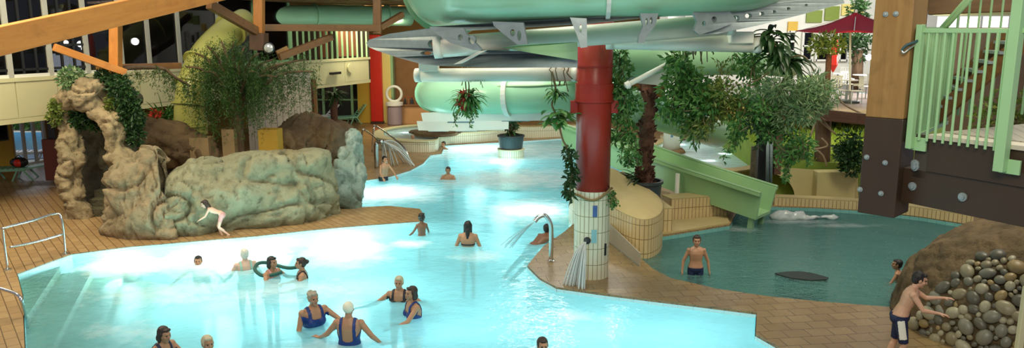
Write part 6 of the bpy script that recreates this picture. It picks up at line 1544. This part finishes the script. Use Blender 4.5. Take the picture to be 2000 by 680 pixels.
human('woman with dark pinned hair and black swimsuit facing the noodle swimmer', (587, 515), .20, (-.9, -.25), .97, 1, armR=((.16, .08, -.22), (.04, .22, -.06), (0, 1, 0)), armL=((-.12, .12, -.22), (-.03, .24, -.02), (0, 1, 0)), skin='tan', hair=('bun', 'brown'), suit=('onepiece', 'black'), bust=1)
human('white haired bather in a mint suit seen from behind in the bright water', (477, 497), .22, (-.5, .85), .95, 1, hyaw=.2, armR=((.14, .06, -.24), (.1, .16, -.1)), armL=((-.14, .06, -.24), (-.1, .16, -.1)), skin='pale', hair=('short', 'white'), suit=('onepiece', 'mint'), fat=1.05)
human('dark head of a swimmer low in the foaming water left of the white haired bather', (387, 511), -.02, (.3, -1), .95, 1, lean=.9, armR=((.2, .15, -.1), (.1, .2, -.05)), armL=((-.2, .15, -.1), (-.1, .2, -.05)), legR=((.03, -.3, -.3), (0, -.38, -.15)), legL=((-.03, -.32, -.28), (0, -.36, -.18)), hpitch=-.1, skin='tan', hair=('short', 'black'), suit=('trunks', 'navy'))
human('thin child with flying dark hair in the water at the tip of the brown ledge', (824, 425), .34, (-.35, .9), .72, 1.25, hyaw=-.7, armR=((.10, .12, -.22), (.06, .16, -.12)), armL=((-.12, .05, -.22), (-.12, .10, -.14)), skin='dark', hair=('tail', 'black'), suit=('trunks', 'black'), fat=.86)
human('woman with dark shoulder length hair and a thin bikini strap seen from behind', (914, 442), .36, (.05, 1), 1.0, 1, armR=((.11, -.01, -.27), (.05, .12, -.20)), armL=((-.11, -.01, -.27), (-.05, .12, -.20)), skin='tan', hair=('long', 'black'), suit=('bikini', 'black'), fat=.98)
human('swimmer with dark hair and folded arms alone in the far river', (875, 333), .21, (-.1, -1), .97, 1, armR=((.12, .14, -.2), (-.18, .14, .0), (-1, .2, 0)), armL=((-.12, .14, -.2), (.18, .16, -.02), (1, .2, 0)), skin='tan', hair=('short', 'black'), suit=('trunks', 'black'))
human('dark haired bather holding the walkway edge with an outstretched arm', (1070, 447), .20, (.75, .6), .97, 1, lean=1.0, hpitch=.0, armR=((.20, .18, -.06), (.1, .26, .02), (.3, 1, 0)), armL=((-.05, .2, -.2), (-.02, .2, .02)), legR=((.04, -.30, -.25), (0, -.36, -.2)), legL=((-.04, -.34, -.22), (0, -.34, -.24)), skin='dark', hair=('short', 'black'), suit=('trunks', 'navy'))
human('boy in dark trunks standing in the paddling pool facing forward', (1361, 471), .56, (-.05, -1), .80, 1.16, hyaw=-.1, armR=dn(1, .12), armL=dn(-1, .12), skin='tan', hair=('short', 'brown'), suit=('trunks', 'navy'), fat=1.04)
human('small child with black hair in the paddling pool beside the rock mound', (1752, 517), .22, (-.75, .6), .68, 1.25, hyaw=.3, lean=.25, armR=((.1, .1, -.24), (.02, .18, -.14)), armL=((-.1, .1, -.24), (-.02, .18, -.14)), skin='tan', hair=('short', 'black'), suit=('trunks', 'navy'), fat=.95)
human('boy in dark shorts with pale side stripe reaching for the cobbled mound', (1796, 547), 1.15, (.78, -.35), .84, 1.12, lean=.32, hyaw=.15, hpitch=.25, armR=((.06, .16, -.22), (-.02, .22, -.02), (0, 1, -.1)), armL=((-.02, .22, -.14), (.04, .24, .05), (0, 1, .1)), legR=((.03, .08, -.42), (0, -.06, -.42)), legL=((-.03, -.04, -.43), (0, -.10, -.40)), skin='light', hair=('short', 'black'), suit=('shorts', 'navy'), fat=1.08, vox=.009)
human('woman with dark hair and thin straps at the lower left edge of the frame', (321, 654), .30, (.75, -.35), .98, 1, lean=.25, hpitch=.2, armR=((.1, .08, -.25), (.0, .2, -.1)), armL=((-.1, .16, -.22), (.0, .24, .02)), skin='tan', hair=('bob', 'brown'), suit=('onepiece', 'navy'), bust=.9)
human('grey blond head of a swimmer at the bottom edge of the pool view', (406, 672), .22, (.6, -.7), .98, 1, armR=dn(1), armL=dn(-1), skin='tan', hair=('short', 'blond'), suit=('trunks', 'black'))
human('brown haired head of a swimmer at the bottom centre under the water fan', (1060, 676), .2, (.2, -1), .97, 1, armR=dn(1), armL=dn(-1), skin='tan', hair=('short', 'brown'), suit=('trunks', 'black'))
human('dark haired bather standing under the arching spray by the teal rock pillar', (752, 312), .60, (.6, -.6), .85, 1.1, lean=.2, armR=((.12, .12, -.22), (.04, .22, -.16)), armL=((-.10, .14, -.22), (.02, .2, -.16)), skin='tan', hair=('short', 'black'), suit=('trunks', 'black'))
human('tiny head of a bather at the mouth of the far river', (866, 282), .12, (-.5, -1), .97, 1, armR=dn(1), armL=dn(-1), skin='tan', hair=('short', 'brown'), suit=('trunks', 'navy'))
human('tiny bather sitting in the long spa pool', (806, 268), .44, (.2, -1), .9, 1, armR=dn(1), armL=dn(-1), legR=((.05, .38, -.05), (0, .05, -.15)), legL=((-.05, .38, -.05), (0, .05, -.15)), skin='tan', hair=('short', 'grey'), suit=('trunks', 'navy'))
human('small figure in blue bending at the far end of the lower white gutter', (842, 232), .86, (.9, .1), .62, 1.2, lean=.5, armR=((.05, .2, -.18), (0, .2, -.1)), armL=((-.05, .2, -.18), (0, .2, -.1)), skin='light', hair=('short', 'blond'), suit=('onepiece', 'blue'))
# the running toddler-sized girl on the left bank
gf = P(430, 461); S_ = .62
human('crouching bare shouldered child bent forward on the deck before the rock wall', (400, 399), 0, (-.9, -.15), S_, 1.25, lean=1.05, hpitch=.35, armR=((.02, .16, -.22), (0, .16, -.12)), armL=((-.03, .14, -.24), (0, .17, -.10)), legR=((.02, .16, -.38), (.0, -.12, -.40)), legL=((-.02, .10, -.40), (.0, -.30, -.28), (0, .8, -.6)), skin='pale', hair=('long', 'brown'), suit=('trunks', 'pink'), fat=.85, at=D(400, 399, gf.y))
# noodle round the leaning woman
nc = P(532, 533, WZ); f_ = V((.9, -.42, 0)).normalized(); s_ = V((-f_.y, f_.x, 0))
pts = smoothpath([nc + f_ * .40 + s_ * .20 + V((0, 0, .1)), nc + f_ * .2 + s_ * .25 + V((0, 0, .05)), nc + s_ * .25 + V((0, 0, .05)), nc - f_ * .26 + s_ * .16 + V((0, 0, .12)), nc - f_ * .34 + V((0, 0, .14)), nc - f_ * .26 - s_ * .18 + V((0, 0, .08)), nc - s_ * .28 + V((0, 0, .03)), nc + f_ * .22 - s_ * .25 + V((0, 0, .06)), nc + f_ * .40 - s_ * .18 + V((0, 0, .12))], 6)
o = MB().tube(pts, .034, 12).build('pool_noodle', plain('dark_green_foam', (.02, .10, .08), .7), loc=nc, smooth=True); tag(o, 'dark green foam noodle looped round the dark haired woman', 'pool noodle')
# ---------------------------------------------------------------- light
w = bpy.data.worlds.new('world'); sc.world = w; w.use_nodes = True
bg = w.node_tree.nodes['Background']; bg.inputs[0].default_value = (.66, .70, .90, 1); bg.inputs[1].default_value = .36
def area(name, loc, target, size, power, col=(1, 1, 1), sy=None, spread=None):
    l = bpy.data.lights.new(name, 'AREA'); l.energy = power; l.color = col; l.size = size
    if sy: l.shape = 'RECTANGLE'; l.size_y = sy
    if spread: l.spread = spread
    o = bpy.data.objects.new(name, l); COL.objects.link(o); o.location = loc
    o.rotation_euler = (V(target) - V(loc)).to_track_quat('-Z', 'Y').to_euler(); return o
area('hall_lamp_left', (-10, 14, 8), (-10, 17, 0), 3, 900, (1, .86, .56), 5)
area('hall_lamp_pool', (-1, 15, 9), (-1, 18, 0), 5, 600, (1, .97, .80), 5)
area('hall_lamp_right', (8, 12, 9), (6, 14, 0), 3, 520, (1, .90, .66), 4)
area('hall_lamp_front', (1, 2, 8), (1, 14, 2), 5, 680, (1, .94, .74), 3)
area('shop_lamp', (-6, 33, 5.3), (-6, 36, 0), 3, 380, (1, .88, .62), 2)
area('river_lamp', (2, 27, 6.2), (2, 28, 0), 4, 520, (1, .97, .85), 3)
area('terrace_lamp', (14, 30, 6.5), (14, 33, 2), 5, 620, (1, .98, .9), 4)
area('garden_lamp', (10.5, 22.5, 4.0), (10.5, 24.5, 1), 1.2, 150, (1, .85, .35), 2)
area('platform_lamp', (8, 12, 6.8), (7.5, 11, 3), 1.5, 70, (1, .95, .8))
def spot_(name, loc, target, power, col, ang=50, r=.1):
    l = bpy.data.lights.new(name, 'SPOT'); l.energy = power; l.color = col; l.spot_size = R(ang); l.spot_blend = .6; l.shadow_soft_size = r
    o = bpy.data.objects.new(name, l); COL.objects.link(o); o.location = loc; o.rotation_euler = (V(target) - V(loc)).to_track_quat('-Z', 'Y').to_euler()
area('outdoor_fill_light', (-24, 36, 7), (-22, 38, 0), 4, 900, (.9, .95, 1))  # unseen area light added to brighten the view outside the left window
for i, (px, py, e_) in enumerate([(1330, 305, 300), (1420, 325, 300), (1390, 340, 200), (790, 278, 200), (900, 272, 200)]):  # point lights added under the spa water to whiten it
    p = P(px, py); l = bpy.data.lights.new('spa_fill_light', 'POINT'); l.energy = e_; l.color = (.93, 1, .98); l.shadow_soft_size = .1; o = bpy.data.objects.new('spa_fill_light', l); COL.objects.link(o); o.location = (p.x, p.y + .3, .22)
spot_('tube_uplight', D(368, 268, 21.4), D(385, 170, 22.8), 110, (1, .95, .35), 80)
# underwater floodlights in the pool walls, and bare lights without fixtures in open water
for i, (px, py, pw, dy) in enumerate([(265, 480, 180, .3), (440, 466, 240, .3), (690, 443, 210, .3), (980, 310, 200, 0), (1040, 400, 110, 0), (760, 365, 150, 0), (930, 284, 200, 0), (560, 453, 90, .3)]):
    p = P(px, py); p.z = -.55; c = p + (V((0, -.35, 0)) if dy else V((0, 0, 0)))
    if dy: t = thing('underwater_lamp', 'underwater floodlight in the ' + {265: 'pool wall nearest the left hoop handrail', 440: 'pool wall below the bent forward child', 690: 'pool wall by the right end of the rock wall', 560: 'pool wall midway along the long rock wall'}[px], 'lamp', c, 'underwater lamps')
    if dy: A = rx(R(90)); MB().lathe(c, [(.16, -.02), (.18, 0), (.16, .03), (.13, .03)], 20, A).build('ring', M['chrome'], t); MB().lathe(c, [(.13, .02), (.001, .03)], 20, A).build('lens', M['lampglow'], t)
    l = bpy.data.lights.new('pool_lamp_and_fill', 'POINT'); l.energy = pw; l.color = (.93, 1, .97); l.shadow_soft_size = .45; o = bpy.data.objects.new('pool_lamp_and_fill', l); COL.objects.link(o); o.location = c + V((0, -.35, .05))
for i, (px, py, pw) in enumerate([(760, 560, 70), (560, 610, 50), (330, 600, 35), (900, 640, 60), (1150, 640, 60), (980, 470, 50), (1330, 650, 50)]):  # fixtureless lights added under the surface to brighten the pool overall
    p = P(px, py); l = bpy.data.lights.new('pool_lamp_and_fill', 'POINT'); l.energy = pw; l.color = (.9, 1, 1); l.shadow_soft_size = .7; o = bpy.data.objects.new('pool_lamp_and_fill', l); COL.objects.link(o); o.location = (p.x, p.y, -.75)
vs = sc.view_settings; sc.display_settings.display_device = 'sRGB'; vs.view_transform = 'Standard'; vs.look = 'None'; vs.gamma = 1; vs.use_curve_mapping = False; vs.exposure = 0.0
sc.cycles.use_denoising = True; sc.cycles.max_bounces = 8; sc.cycles.transparent_max_bounces = 12; sc.cycles.sample_clamp_indirect = 6; sc.cycles.caustics_reflective = False; sc.cycles.caustics_refractive = False
